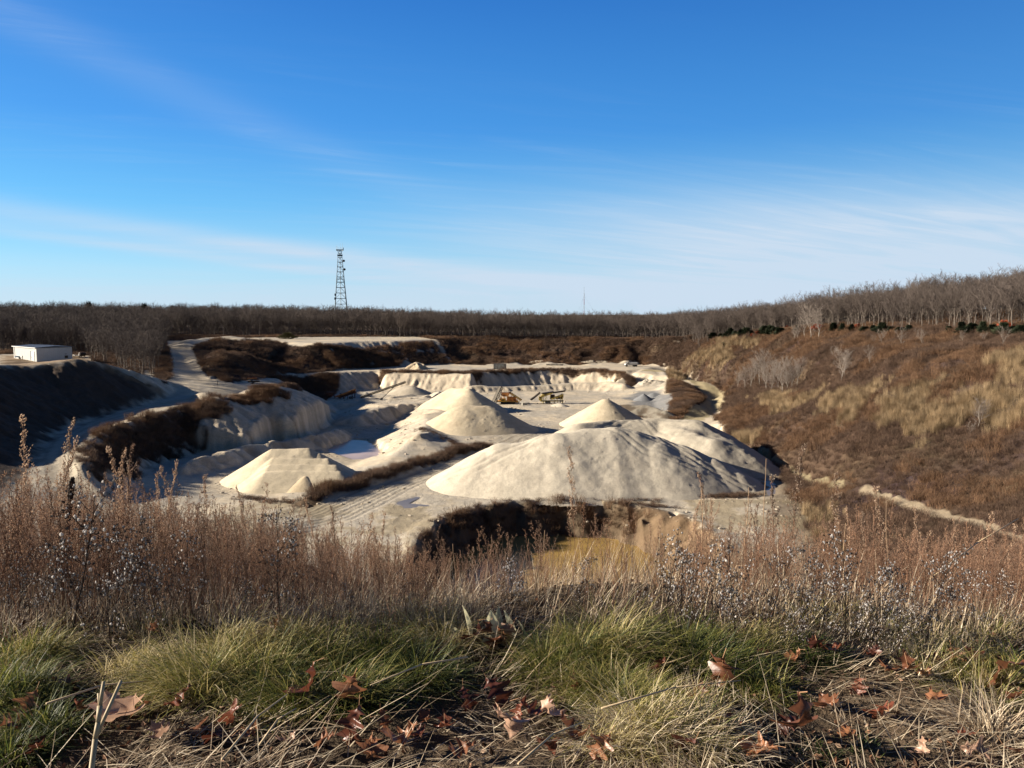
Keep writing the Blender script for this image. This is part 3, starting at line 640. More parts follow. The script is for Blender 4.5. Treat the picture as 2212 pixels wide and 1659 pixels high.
heap('sand_pile', [[D(1255,914,180), B1, D(1420,904,188), B2, D(1560,945,176), D(1600,972,170)], [D(1470,925,180), D(1540,950,172)]],
     (0.47, 0.42, 0.33), 'long flat-topped pale sand pile directly behind the largest one, sloping to the right', tan=0.60, r=2.5, amp=0.45, soft=1.5,
     tracks=[[(B1[0]-3, B1[1]-6), (B1[0]+3, B1[1]+1), (B1[0]+10, B1[1]+2), (B2[0]+2, B2[1]-2), (B2[0]+8, B2[1]-8)], [(B2[0]-12, B2[1]+2), (B2[0]-8, B2[1]-8)], [(B1[0]+2, B1[1]-9), (B2[0]-6, B2[1]-7), (B2[0]+8, B2[1]-12)]],
     dark=(0.36, 0.31, 0.24, 0.5))
heap('sand_pile', [[crest(1006,876,946), crest(1050,877,944)]], (0.56, 0.475, 0.335), 'round-topped tan sand pile in the middle of the pit, behind the brushy berm', tan=0.56, r=3.0, amp=0.3, dark=(0.42, 0.33, 0.21, 0.35))
heap('sand_pile', [[D(975,838,280), D(1013,839,273), ]], TAN, 'golden sand pile with a sharp shaded edge, directly behind the round-topped one', tan=0.60, r=0.7, amp=0.15)
heap('sand_pile', [[D(1309,862,240)]], (0.56, 0.475, 0.335), 'smooth cone of golden sand just behind the long flat-topped pile', tan=0.60, r=1.2, amp=0.12)
heap('gravel_ridge', [[D(1342,874,264), D(1400,876,262), D(1440,886,256)]], (0.25, 0.225, 0.18), 'dark grey-brown gravel ridge with weeds, right behind the golden sand cone', 'gravel pile', tan=0.55, r=0.6, amp=0.5, dark=(0.09, 0.065, 0.045, 0.8))
S1 = [crest(588,970,1060,-36), crest(668,968,1060,-36)]
heap('sand_pile', [S1, [D(600,977,164.5), D(690,978,164.5)], [D(590,990,161.5), D(708,990,161.5)], [D(585,1003,158.5), D(726,1004,158.5)], [D(575,1018,156), D(735,1018,156)]],
     (0.58, 0.50, 0.36), 'pale sand pile built in four long steps, left of the haul road', tan=0.62, r=0.25, amp=0.2, res=0.3, zmin=-38)
heap('sand_pile', [[D(660,1029,154.5)]], (0.56, 0.46, 0.31), 'small sand cone at the foot of the stepped pile', tan=0.55, r=0.4, amp=0.15, res=0.2)
heap('rubble_pile', [[D(1400,820,342), D(1425,821,340)]], (0.46, 0.41, 0.33), 'low heap of white broken stone beside the ramp on the right', 'rubble pile', tan=0.55, r=1.5, amp=0.5, rough=0.9, mat=MROCK, dark=(0.26, 0.22, 0.17, 0.7))
heap('gravel_pile', [[crest(1391,850.5,867.5)]], (0.19, 0.195, 0.20), 'sharp dark grey gravel cone with a black shaded side', 'gravel pile', tan=0.62, r=0.15, amp=0.05, res=0.15)
heap('gravel_pile', [[crest(1413,849,863,-35), crest(1424,851,863,-35)]], (0.21, 0.215, 0.22), 'flatter grey gravel heap behind the sharp gravel cone', 'gravel pile', tan=0.5, r=0.8, amp=0.1, res=0.2)
heap('sand_pile', [[D(898,781,383), D(915,786,381)], [D(880,790,381), D(898,781,383)], [D(898,781,383), D(905,792,375)]], (0.48, 0.39, 0.27), 'pointed gullied sand heap on the edge of the far terrace', tan=0.62, r=0.2, amp=0.3, rill=2.2, rough=0.3)
heap('rubble_pile', [[D(1155,779,424), D(1170,779,422)]], (0.42, 0.36, 0.27), 'small pale stone heap at the foot of the far bank, near the grey container', 'rubble pile', tan=0.5, r=1.5, amp=0.4, rough=0.9, mat=MROCK, dark=(0.2, 0.16, 0.11, 0.8))
heap('rubble_pile', [[D(1262,779,424), D(1278,777,423), D(1290,779,423), D(1304,777.5,421), D(1316,781,420)]], (0.45, 0.39, 0.29), 'wide lumpy heap of pale spoil below the far bank, right of the container', 'rubble pile', tan=0.55, r=1.0, amp=0.9, rough=0.9, mat=MROCK, dark=(0.12, 0.10, 0.08, 0.9))
heap('sand_pile', [[D(790,847,319)]], PALE, 'pale sand cone just behind the rusty screening plant', tan=0.62, r=0.5, amp=0.1, res=0.25)
heap('sand_pile', [[D(768,860,304)]], PALE, 'low sand cone in front of the rusty screening plant', tan=0.55, r=0.5, amp=0.1, res=0.2)
heap('sand_pile', [[D(730,867,296)]], PALE, 'small sand cone at the left end of the rusty plant, near the shadow', tan=0.55, r=0.4, amp=0.08, res=0.2)
heap('sand_pile', [[D(878,833,330), D(890,834,328)]], (0.42, 0.37, 0.29), 'grey-topped sand mound under the high end of the long conveyor', tan=0.45, r=1.5, amp=0.2)
heap('sand_pile', [[D(938,848,312), D(948,846,311)]], PALE, 'little sand hump left of the golden pile', tan=0.6, r=0.3, amp=0.1)
heap('sand_pile', [[D(1207,871,287), D(1213,872,286)]], PALE, 'low sand heap in front of the yellow machines', tan=0.4, r=0.5, amp=0.08, res=0.25)
# ================================================================== BUILT THINGS
STEEL = mat_simple('galvanised_steel', (0.16, 0.19, 0.20), 0.5, 0.6, 0.3, 2.0)
DKST = mat_simple('dark_steel', (0.035, 0.033, 0.03), 0.6, 0.3, 0.4, 2.0, rust=(0.10, 0.05, 0.03))
YEL = mat_simple('worn_yellow_paint', (0.80, 0.46, 0.06), 0.5, 0.0, 0.15, 0.8, rust=(0.34, 0.13, 0.04))
YEL2 = mat_simple('pale_yellow_paint', (0.75, 0.56, 0.14), 0.5, 0.0, 0.15, 0.6, rust=(0.10, 0.075, 0.04))
ORG = mat_simple('orange_rusty_steel', (0.62, 0.25, 0.07), 0.7, 0.0, 0.25, 1.0, rust=(0.12, 0.05, 0.03))
RUST = mat_simple('rust', (0.15, 0.062, 0.035), 0.9, 0.0, 0.4, 2.5, rust=(0.055, 0.028, 0.02))
RUBB = mat_simple('black_rubber', (0.02, 0.02, 0.02), 0.85, 0.0, 0.2)
BELT = mat_simple('dusty_belt', (0.10, 0.088, 0.07), 0.9, 0.0, 0.4)
WHT = mat_simple('white_sheet_metal', (0.62, 0.62, 0.59), 0.45, 0.0, 0.05, 0.8)
DROOF = mat_simple('dark_roof', (0.05, 0.055, 0.065), 0.5, 0.0, 0.2, 0.6)
GREYC = mat_simple('grey_container_paint', (0.27, 0.28, 0.27), 0.6, 0.0, 0.3, 1.2, rust=(0.14, 0.10, 0.075))
CONC = mat_simple('concrete', (0.42, 0.39, 0.33), 0.9, 0.0, 0.2, 2.0, 0.3)
GLASS = mat_simple('dark_glass', (0.02, 0.025, 0.03), 0.1, 0.0, 0.1)
REDW = mat_simple('aviation_red', (0.45, 0.08, 0.05), 0.6); WOOD = mat_simple('grey_wood', (0.22, 0.17, 0.12), 0.9)

# --- lattice tower behind the left wood
def tower():
    Y0 = 620.0; top = D(734, 540, Y0); zb = float(TZ(top[0], Y0)); H = top[2]-zb
    t = empty('lattice_tower', (top[0], Y0, zb), math.radians(14))
    tag(t, 'tall grey lattice radio tower with dish antennas rising behind the bare forest', 'tower')
    hw = lambda z: 5.9+(1.25-5.9)*min(1, (z/H)**0.92)
    cn = ((-1, -1), (1, -1), (1, 1), (-1, 1))
    zs = [H*(1-(1-i/15)**1.15) for i in range(16)]
    for cx, cy in cn:
        m = MB()
        for a, b in zip(zs[:-1], zs[1:]): m.tube((cx*hw(a), cy*hw(a), a), (cx*hw(b), cy*hw(b), b), 0.46-0.006*a, 0.46-0.006*b, 6)
        m.build('leg', STEEL, t)
    m = MB()
    for k, z in enumerate(zs[1:]):
        a = zs[k]
        for i in range(4):
            (x1, y1), (x2, y2) = cn[i], cn[(i+1) % 4]; r = 0.22 if z < H*0.85 else 0.15
            m.tube((x1*hw(z), y1*hw(z), z), (x2*hw(z), y2*hw(z), z), r, r, 4)
            mx, my = (x1+x2)/2*hw(z), (y1+y2)/2*hw(z)
            m.tube((x1*hw(a), y1*hw(a), a), (mx, my, z), 0.10, 0.10, 4); m.tube((x2*hw(a), y2*hw(a), a), (mx, my, z), 0.10, 0.10, 4)
    m.build('bracing', STEEL, t)
    m = MB(); m.tube((0.0, 0.3, 0), (0.0, 0.3, H), 0.22, 0.22, 5)
    for i in range(60): m.box((0.3, 0.3, 1+i*(H-2)/60), (0.5, 0.06, 0.06))
    m.build('ladder', STEEL, t)
    def ringp(z, r, name, th=0.35):
        m = MB()
        for i in range(4):
            a, b = cn[i], cn[(i+1) % 4]; m.beam((a[0]*r, a[1]*r, z), (b[0]*r, b[1]*r, z), 0.3, th)
        for a in cn: m.tube((a[0]*hw(z)*0.9, a[1]*hw(z)*0.9, z-1.4), (a[0]*r, a[1]*r, z), 0.1, 0.1, 4)
        return m.build(name, STEEL, t)
    p = ringp(H, 2.7, 'platform', 0.5)
    for i, (x, y, h) in enumerate(((-2.6, -2, 2.6), (-1.6, 2, 3.4), (-0.8, -1.6, 2.4), (0.5, 1.0, 5.2), (0.9, -2.2, 2.0), (2.2, 1.8, 5.6), (-2.6, 1.2, 4.0), (1.6, -2.5, 2.2))):
        a = MB(); a.tube((x, y, H), (x, y, H+h), 0.09, 0.05, 5); a.build('whip_antenna', STEEL, p)
    a = MB(); a.box((2.65, -2.5, H+0.9), (0.5, 0.35, 1.6)); a.build('panel_antenna', STEEL, p)
    p = ringp(H-4.2, 1.9, 'platform', 1.0)
    for z, ex in ((H*0.625, 2.6), (H*0.585, 2.8)):
        p = ringp(z, ex, 'platform', 0.35)
        for s in (-1, 1):
            a = MB(); a.box((s*(ex+0.1), -ex+0.4, z+0.2), (0.4, 0.3, 1.9)); a.build('panel_antenna', STEEL, p)
    for z, x, r in ((H*0.86, 2.9, 0.95), (H*0.75, 3.3, 0.95)):
        m = MB(); n = 14; P = [(0, -0.45, 0)]; F = []
        for j, (q, d) in enumerate(((0.5, -0.38), (0.85, -0.2), (1.0, 0.05), (1.0, 0.5), (0.2, 0.65))):
            P += [(math.cos(2*math.pi*i/n)*r*q, d, math.sin(2*math.pi*i/n)*r*q) for i in range(n)]
        for i in range(n): F.append((0, 1+i, 1+(i+1) % n))
        for j in range(4):
            for i in range(n): F.append((1+j*n+i, 1+(j+1)*n+i, 1+(j+1)*n+(i+1) % n, 1+j*n+(i+1) % n))
        m.add([(x+a, -1.0+b, z+c) for a, b, c in P], F); m.tube((x, -0.5, z), (x-2.0, -0.5, z), 0.12, 0.12, 5); m.build('dish_antenna', DKST, t)
    for z in (H*0.42, H*0.37): 
        m = MB(); m.box((-hw(z)-0.7, -hw(z), z), (0.8, 0.6, 1.8)); m.build('equipment_box', STEEL, t)
tower()
# --- slim guyed mast on the horizon
def mast():
    Y0 = 900.0; tp = D(1262, 620, Y0); zb = float(TZ(tp[0], Y0)); H = tp[2]-zb
    t = empty('radio_mast', (tp[0], Y0, zb)); tag(t, 'slim red and white mast standing far off on the forest horizon', 'mast')
    for k in range(6):
        m = MB(); a, b = H*k/7, H*(k+1)/7; w_ = 0.42
        for i in range(3):
            c, s = math.cos(2.094*i)*w_, math.sin(2.094*i)*w_; c2, s2 = math.cos(2.094*(i+1))*w_, math.sin(2.094*(i+1))*w_
            m.tube((c, s, a), (c, s, b), 0.11, 0.11, 4)
            for j in range(4): z = a+(b-a)*j/4; m.tube((c, s, z), (c2, s2, z+(b-a)/4), 0.07, 0.07, 4)
        m.build('mast_section', REDW if k % 2 == 0 else WHT, t)
    m = MB(); m.tube((0, 0, H*6/7), (0, 0, H), 0.13, 0.08, 5)
    for z in (0.9, 0.93, 0.96, 0.99): m.tube((-0.8, 0, H*z), (0.1, 0, H*z), 0.09, 0.09, 4)
    m.build('antenna', STEEL, t)
    m = MB()
    for z in (0.55, 0.80):
        for i in range(3): a = 2.094*i; m.tube((0, 0, H*z), (math.cos(a)*H*0.5, math.sin(a)*H*0.5, 0), 0.03, 0.03, 3)
    m.build('guy_wire', STEEL, t)
mast()
# --- shed on the left plateau
def shed():
    nc = G(79.5, 779, -15.75); th = math.radians(50); Lr, Ll, H = 10.8, 21.0, 4.1
    t = empty('metal_shed', (nc[0], nc[1], nc[2]-0.3), th)     # local +x runs along the shaded end wall, +y along the sunlit side
    tag(t, 'white metal shed with a flat dark roof standing above the dark soil bluff', 'shed')
    H += 0.3
    m = MB(); m.box((Lr/2, Ll/2, H/2-0.05), (Lr, Ll, H))
    for i in range(int(Ll/0.6)): m.box((-0.02, 0.3+i*0.6, H/2-0.05), (0.05, 0.07, H-0.1))
    for i in range(int(Lr/0.6)): m.box((0.3+i*0.6, -0.02, H/2-0.05), (0.07, 0.05, H-0.1))
    m.build('wall', WHT, t)
    m = MB(); m.prism([(-0.35, H-0.02), (Lr/2, H+0.34), (Lr+0.35, H-0.02), (Lr+0.35, H+0.12), (Lr/2, H+0.48), (-0.35, H+0.12)], -0.35, Ll+0.3); rf = m.build('roof', DROOF, t)
    m = MB(); m.box((-0.38, Ll/2, H), (0.06, Ll+0.7, 0.26)); m.build('fascia', WHT, rf)
    m = MB(); m.box((-0.06, Ll-1.2, H/2), (0.14, 0.14, H-0.1)); m.build('downpipe', GREYC, t)
    m = MB(); m.box((-0.03, 4.3, 1.75), (0.10, 1.9, 3.1)); o = m.build('doorway', DROOF, t)
    m = MB(); m.box((-0.12, 3.0, 1.7), (0.08, 2.6, 3.0)); d = m.build('sliding_door', WHT, t)
    m = MB(); m.box((-0.18, 3.9, 1.3), (0.06, 0.08, 0.4)); m.build('handle', DKST, d)
    m = MB(); m.box((Lr-1.9, -0.05, 1.15), (1.0, 0.08, 0.95)); wn_ = m.build('window', GLASS, t)
    m = MB()
    for dx, dz, a, b in ((0, 0.5, 1.16, 0.08), (0, -0.5, 1.16, 0.08), (0.54, 0, 0.08, 0.92), (-0.54, 0, 0.08, 0.92)): m.box((Lr-1.9+dx, -0.07, 1.15+dz), (a, 0.1, b))
    m.build('window_frame', WHT, wn_)
    m = MB(); m.box((Lr-2.0, -0.05, 2.15), (0.5, 0.12, 0.2)); m.build('wall_lamp', GREYC, t)
shed()
def wheel_set(t, pts, r, w_, name='wheel'):
    for x, y in pts:
        m = MB(); m.tube((x, y-w_/2, r), (x, y+w_/2, r), r, r, 16); o = m.build(name, RUBB, t)
        m = MB(); m.tube((x, y-w_/2-0.03, r), (x, y+w_/2+0.03, r), r*0.5, r*0.5, 12); m.build('rim', GREYC, o)
def at(px, py, z=None):
    h = hit(px, py); return h if z is None else G(px, py, z)
# yard things around the shed
def trailer(loc, rz, mat, label, l=3.2):
    t = empty('flatbed_trailer', loc, rz); tag(t, label, 'trailer')
    m = MB(); m.box((0, 0, 0.62), (l, 1.5, 0.14)); m.build('deck', mat, t)
    m = MB(); m.beam((l/2, 0, 0.55), (l/2+1.2, 0, 0.45), 0.12, 0.1); m.build('drawbar', DKST, t)
    for s in (-1, 1): 
        m = MB(); m.box((0, s*0.75, 0.82), (l, 0.05, 0.28)); m.build('side_board', mat, t)
    wheel_set(t, ((-0.2, -0.85), (-0.2, 0.85)), 0.33, 0.2)
def tank(loc, rz, label, mat=WHT, r=0.55, l=1.6):
    t = empty('storage_tank', loc, rz); tag(t, label, 'tank')
    m = MB(); m.tube((-l/2, 0, r+0.25), (l/2, 0, r+0.25), r, r, 16); m.tube((-l/2-0.15, 0, r+0.25), (-l/2, 0, r+0.25), r*0.6, r, 16); m.tube((l/2, 0, r+0.25), (l/2+0.15, 0, r+0.25), r, r*0.6, 16); m.build('tank_body', mat, t)
    for s in (-1, 1):
        m = MB(); m.box((s*l*0.3, 0, 0.15), (0.15, 1.0, 0.4)); m.build('cradle', DKST, t)
    m = MB(); m.tube((0, 0, 2*r+0.2), (0, 0, 2*r+0.42), 0.15, 0.15, 10); m.build('lid', DKST, t)
g = at(44, 775); trailer((g[0], g[1], g[2]), 0.6, mat_simple('pale_blue_paint', (0.35, 0.45, 0.55), 0.5), 'pale blue trailer parked in front of the white shed')
g = at(54, 776); tank((g[0], g[1], g[2]), 0.3, 'white tank on a cradle beside the trailer at the shed')
g = at(178, 771); tank((g[0], g[1], g[2]), 1.2, 'dark round tank among the trees right of the shed', DKST, 0.7, 2.2)
g = at(165, 772); trailer((g[0], g[1], g[2]), 2.2, GREYC, 'grey trailer parked close to the right end of the shed')
g = at(548, 829); trailer((g[0], g[1], g[2]), 0.1, DKST, 'low black trailer beside the bend of the haul road', 3.6)
g = at(545, 823); trailer((g[0], g[1], g[2]), 0.25, ORG, 'rusty red trailer just behind the black one', 3.0)
g = at(470, 833); t = empty('post', g); tag(t, 'short dark post at the edge of the haul road', 'post'); m = MB(); m.tube((0, 0, -0.2), (0, 0, 1.6), 0.09, 0.08, 8); m.build('shaft', DKST, t); m = MB(); m.box((0, 0, 1.7), (0.35, 0.06, 0.3)); m.build('plate', WHT, t)
# --- container on the far terrace
def container():
    g = G(1080, 796.5, -28); g = (g[0], g[1], float(TZ(g[0], g[1]))); L_, W_, H_ = 6.06, 2.44, 2.59
    t = empty('shipping_container', g, math.radians(-6)); tag(t, 'grey weathered shipping container standing alone on the far terrace', 'container')
    m = MB(); n = 34
    for s in (-1, 1):
        for i in range(n): x = -L_/2+0.2+i*(L_-0.4)/(n-1); m.box((x, s*(W_/2-0.03), H_/2+0.08), (0.09, 0.07, H_-0.3))
    m.box((0, 0, H_/2+0.08), (L_-0.1, W_-0.12, H_-0.12)); m.build('corrugated_wall', GREYC, t)
    m = MB()
    for sx in (-1, 1):
        for sy in (-1, 1): m.box((sx*(L_/2-0.08), sy*(W_/2-0.08), H_/2+0.08), (0.17, 0.17, H_))
    for sy in (-1, 1):
        for z in (0.15, H_+0.02): m.box((0, sy*(W_/2-0.08), z), (L_-0.36, 0.15, 0.14))
    m.build('frame', DKST, t)
    for s in (-1, 1):
        m = MB(); m.box((L_/2+0.02, s*0.57, H_/2+0.08), (0.06, 1.08, H_-0.35)); d = m.build('door', GREYC, t)
        m = MB(); m.tube((L_/2+0.1, s*0.35, 0.3), (L_/2+0.1, s*0.35, H_-0.1), 0.03, 0.03, 6); m.build('lock_bar', STEEL, d)
container()
def blocks():
    for i, (px, ln) in enumerate(((1184, 2.2), (1194, 2.6), (1203, 1.8), (1212, 2.4))):
        g = D(px, 786.5, 408); z = float(TZ(g[0], g[1])); m = MB(); m.box((0, 0, 0.42), (ln, 0.8, 0.84)); o = m.build('concrete_block', CONC, None, (g[0], g[1], z-0.03), 0.05*i, bevel=0.05)
        tag(o, ['pale concrete block at the left end of the row below the far bank', 'longest concrete block in the row below the far bank', 'shortest concrete block in the row below the far bank', 'concrete block at the right end of the row below the far bank'][i], 'block', 'concrete blocks in a row below the far bank')
blocks()
def truck():
    g = D(1363, 791.5, 398); z = float(TZ(g[0], g[1])); t = empty('dump_truck', (g[0], g[1], z), math.radians(8)); tag(t, 'small white dump truck parked where the ramp meets the far terrace', 'truck')
    m = MB(); m.box((0.2, 0, 0.75), (5.8, 0.9, 0.22)); m.build('chassis', DKST, t)
    m = MB(); m.prism([(-1.15, 0.9), (3.1, 0.9), (3.3, 2.0), (-1.15, 2.0)], -1.1, 1.1); m.build('dump_body', WHT, t)
    m = MB(); m.prism([(-3.2, 0.7), (-1.3, 0.7), (-1.3, 2.35), (-2.25, 2.35), (-2.6, 1.55), (-3.2, 1.45)], -1.0, 1.0); c = m.build('cab', WHT, t)
    m = MB(); m.box((-1.8, -1.01, 1.9), (0.75, 0.04, 0.55)); m.prism([(-2.62, 1.62), (-2.3, 2.28), (-2.33, 2.3), (-2.66, 1.63)], -0.85, 0.85); m.build('window', GLASS, c)
    m = MB(); m.box((-3.25, 0, 0.62), (0.15, 2.0, 0.25)); m.build('bumper', DKST, t)
    wheel_set(t, ((-2.5, -0.95), (-2.5, 0.95), (1.6, -0.95), (1.6, 0.95), (2.6, -0.95), (2.6, 0.95)), 0.48, 0.3)
truck()

# --- conveyors and crushing machines
def truss(m, p, q, w_, h, n, r=0.075):
    p, q = Vector(p), Vector(q); d = (q-p).normalized(); a = Vector((-d.y, d.x, 0)); a = a.normalized() if a.length > 1e-3 else Vector((0, 1, 0)); u = a.cross(d)
    if u.z < 0: u = -u
    for s in (-1, 1):
        for k in (0, 1): m.tube(p+a*s*w_/2+u*k*h, q+a*s*w_/2+u*k*h, r*1.5, r*1.5, 4)
        for i in range(n):
            b = p+(q-p)*(i/n)+a*s*w_/2; c = p+(q-p)*((i+1)/n)+a*s*w_/2; m.tube(b, c+u*h, r, r, 4); m.tube(c+u*h, c, r, r, 4)
    for i in range(n+1): b = p+(q-p)*(i/n); m.tube(b+a*w_/2, b-a*w_/2, r, r, 4)
    return u, a
def conveyor(t, p, q, w_=0.8, h=0.45, n=10, mat=DKST, name='conveyor'):
    m = MB(); u, a = truss(m, p, q, w_, h, n); o = m.build(name, mat, t)
    m = MB(); m.beam(Vector(p)+u*(h+0.06), Vector(q)+u*(h+0.06), w_*0.85, 0.10); m.build('belt', BELT, o)
    for e in (Vector(p), Vector(q)): m = MB(); m.tube(e+a*w_*0.5+u*h*0.8, e-a*w_*0.5+u*h*0.8, 0.22, 0.22, 10); m.build('pulley', DKST, o)
    return o
UN = 0.0264                                            # metres to one unit of the machine drawing
def mc1():
    g = G(1096, 872, -35); t = empty('crusher', (g[0], g[1], float(TZ(g[0], g[1]))), math.radians(-4)); tag(t, 'yellow and orange mobile crusher with a steep dark conveyor raised at its left end', 'crusher')
    X_ = lambda x: (x-700)*UN; Z_ = lambda y: (702-y)*UN
    m = MB(); m.box((X_(700), 0, 0.85), (X_(880)-X_(560), 1.9, 0.28)); m.box((X_(700), -0.95, 0.95), (X_(880)-X_(560), 0.12, 0.42)); m.box((X_(700), 0.95, 0.95), (X_(880)-X_(560), 0.12, 0.42)); m.build('chassis', YEL, t)
    for s in (-1, 1):
        m = MB(); m.prism([(X_(600), 0.28), (X_(620), 0), (X_(800), 0), (X_(820), 0.28), (X_(820), 0.45), (X_(800), 0.72), (X_(620), 0.72), (X_(600), 0.45)], s*1.15-0.22, s*1.15+0.22); m.build('crawler_track', RUBB, t)
    m = MB(); m.box((X_(640), -0.2, Z_(650)+0.1), (1.9, 2.0, 1.1)); eb = m.build('engine_box', YEL, t, bevel=0.05)
    m = MB()
    for i in range(6): m.box((X_(640)-0.5+i*0.2, -1.23, Z_(650)+0.1), (0.1, 0.05, 0.7))
    m.build('grille', DKST, eb)
    m = MB(); m.prism([(X_(700), Z_(600)), (X_(820), Z_(600)), (X_(835), Z_(660)), (X_(690), Z_(660))], -0.85, 0.85); m.build('crusher_box', ORG, t)
    m = MB(); m.prism([(X_(610), Z_(540)), (X_(740), Z_(540)), (X_(715), Z_(590)), (X_(640), Z_(590))], -1.3, 1.3); m.build('feed_hopper', ORG, t)
    conveyor(t, (X_(615), 0.2, Z_(585)), (X_(735), 0.2, Z_(552)), 1.1, 0.4, 5, ORG); conveyor(t, (X_(735), 0.1, Z_(552)), (X_(895), 0, Z_(655)), 1.0, 0.5, 9, YEL)
    conveyor(t, (X_(520), -1.6, Z_(695)), (X_(618), 0.6, Z_(470)), 1.7, 0.9, 10, DKST)
    m = MB()
    for x, z0, z1, y in ((590, 690, 580, -0.9), (640, 690, 560, 0.9), (700, 690, 555, -0.9), (760, 690, 575, -0.9), (800, 690, 600, 0.9), (840, 690, 625, -0.9), (870, 695, 640, 0.6)): m.tube((X_(x), y, Z_(z0)), (X_(x+8), y, Z_(z1)), 0.09, 0.09, 5)
    for a, b in (((590, 600), (700, 660)), ((700, 575), (800, 650)), ((760, 590), (850, 690)), ((640, 560), (600, 640)), ((720, 620), (860, 640))): m.tube((X_(a[0]), -1.0, Z_(a[1])), (X_(b[0]), -1.0, Z_(b[1])), 0.08, 0.08, 5)
    m.build('support_frame', ORG, t)
    m = MB()
    for i in range(9): m.box((X_(590+i*18), -1.15, Z_(610)), (0.04, 0.04, 1.0))
    m.tube((X_(590), -1.15, Z_(592)), (X_(735), -1.15, Z_(592)), 0.04, 0.04, 4); m.build('handrail', YEL, t)
mc1()
def mc2():
    g = G(1192, 871, -35); t = empty('screening_machine', (g[0], g[1], float(TZ(g[0], g[1]))), math.radians(3)); tag(t, 'yellow and black screening machine with a tilted screen box, right of the crusher', 'screening machine')
    X_ = lambda x: (x-1190)*UN; Z_ = lambda y: (698-y)*UN
    m = MB(); m.box((X_(1190), 0, 0.9), (X_(1350)-X_(1010), 1.6, 0.35)); m.build('chassis', YEL2, t)
    wheel_set(t, ((X_(1110), -0.9), (X_(1110), 0.9), (X_(1150), -0.9), (X_(1150), 0.9)), 0.5, 0.3)
    m = MB(); m.box((X_(1022), 0, Z_(625)), (1.2, 1.9, 1.4)); m.build('engine_box', YEL2, t, bevel=0.05)
    m = MB(); m.prism([(X_(1035), Z_(612)), (X_(1190), Z_(556)), (X_(1200), Z_(540)), (X_(1060), Z_(560)), (X_(1030), Z_(590))], -1.1, 1.1); m.build('screen_box', YEL2, t)
    m = MB(); m.prism([(X_(1040), Z_(558)), (X_(1200), Z_(535)), (X_(1215), Z_(522)), (X_(1035), Z_(548))], -1.2, 1.2); m.build('screen_deck', DKST, t)
    conveyor(t, (X_(890), -0.4, Z_(650)), (X_(1020), 0.2, Z_(550)), 0.9, 0.45, 8, DKST); conveyor(t, (X_(1150), 0.3, Z_(560)), (X_(1385), 0.6, Z_(528)), 0.8, 0.35, 9, DKST)
    conveyor(t, (X_(1180), -0.9, Z_(640)), (X_(1352), -0.9, Z_(580)), 0.9, 0.45, 8, YEL2)
    m = MB(); m.box((X_(1200), 0.1, Z_(600)), (1.6, 1.4, 1.5)); m.box((X_(1290), 0.2, Z_(620)), (2.2, 1.2, 0.8)); m.build('machinery_housing', DKST, t, bevel=0.04)
    m = MB()
    for x, a, y in ((1060, 600, -0.8), (1100, 590, -0.8), (1160, 570, -0.8), (1220, 620, -0.8), (1270, 610, -0.8), (1310, 590, -0.8), (1345, 580, -0.8), (1060, 600, 0.8), (1345, 560, 0.8)): m.tube((X_(x), y, 0), (X_(x+4), y, Z_(a)), 0.09, 0.09, 5)
    for a, b in (((1060, 690), (1110, 600)), ((1220, 690), (1270, 620)), ((1310, 690), (1345, 600))): m.tube((X_(a[0]), -0.85, Z_(a[1])), (X_(b[0]), -0.85, Z_(b[1])), 0.07, 0.07, 5)
    m.build('support_frame', YEL2, t)
    m = MB(); m.prism([(X_(1325), Z_(560)), (X_(1360), Z_(575)), (X_(1355), Z_(620)), (X_(1320), Z_(640))], -0.7, 0.7); m.build('discharge_chute', DKST, t)
mc2()
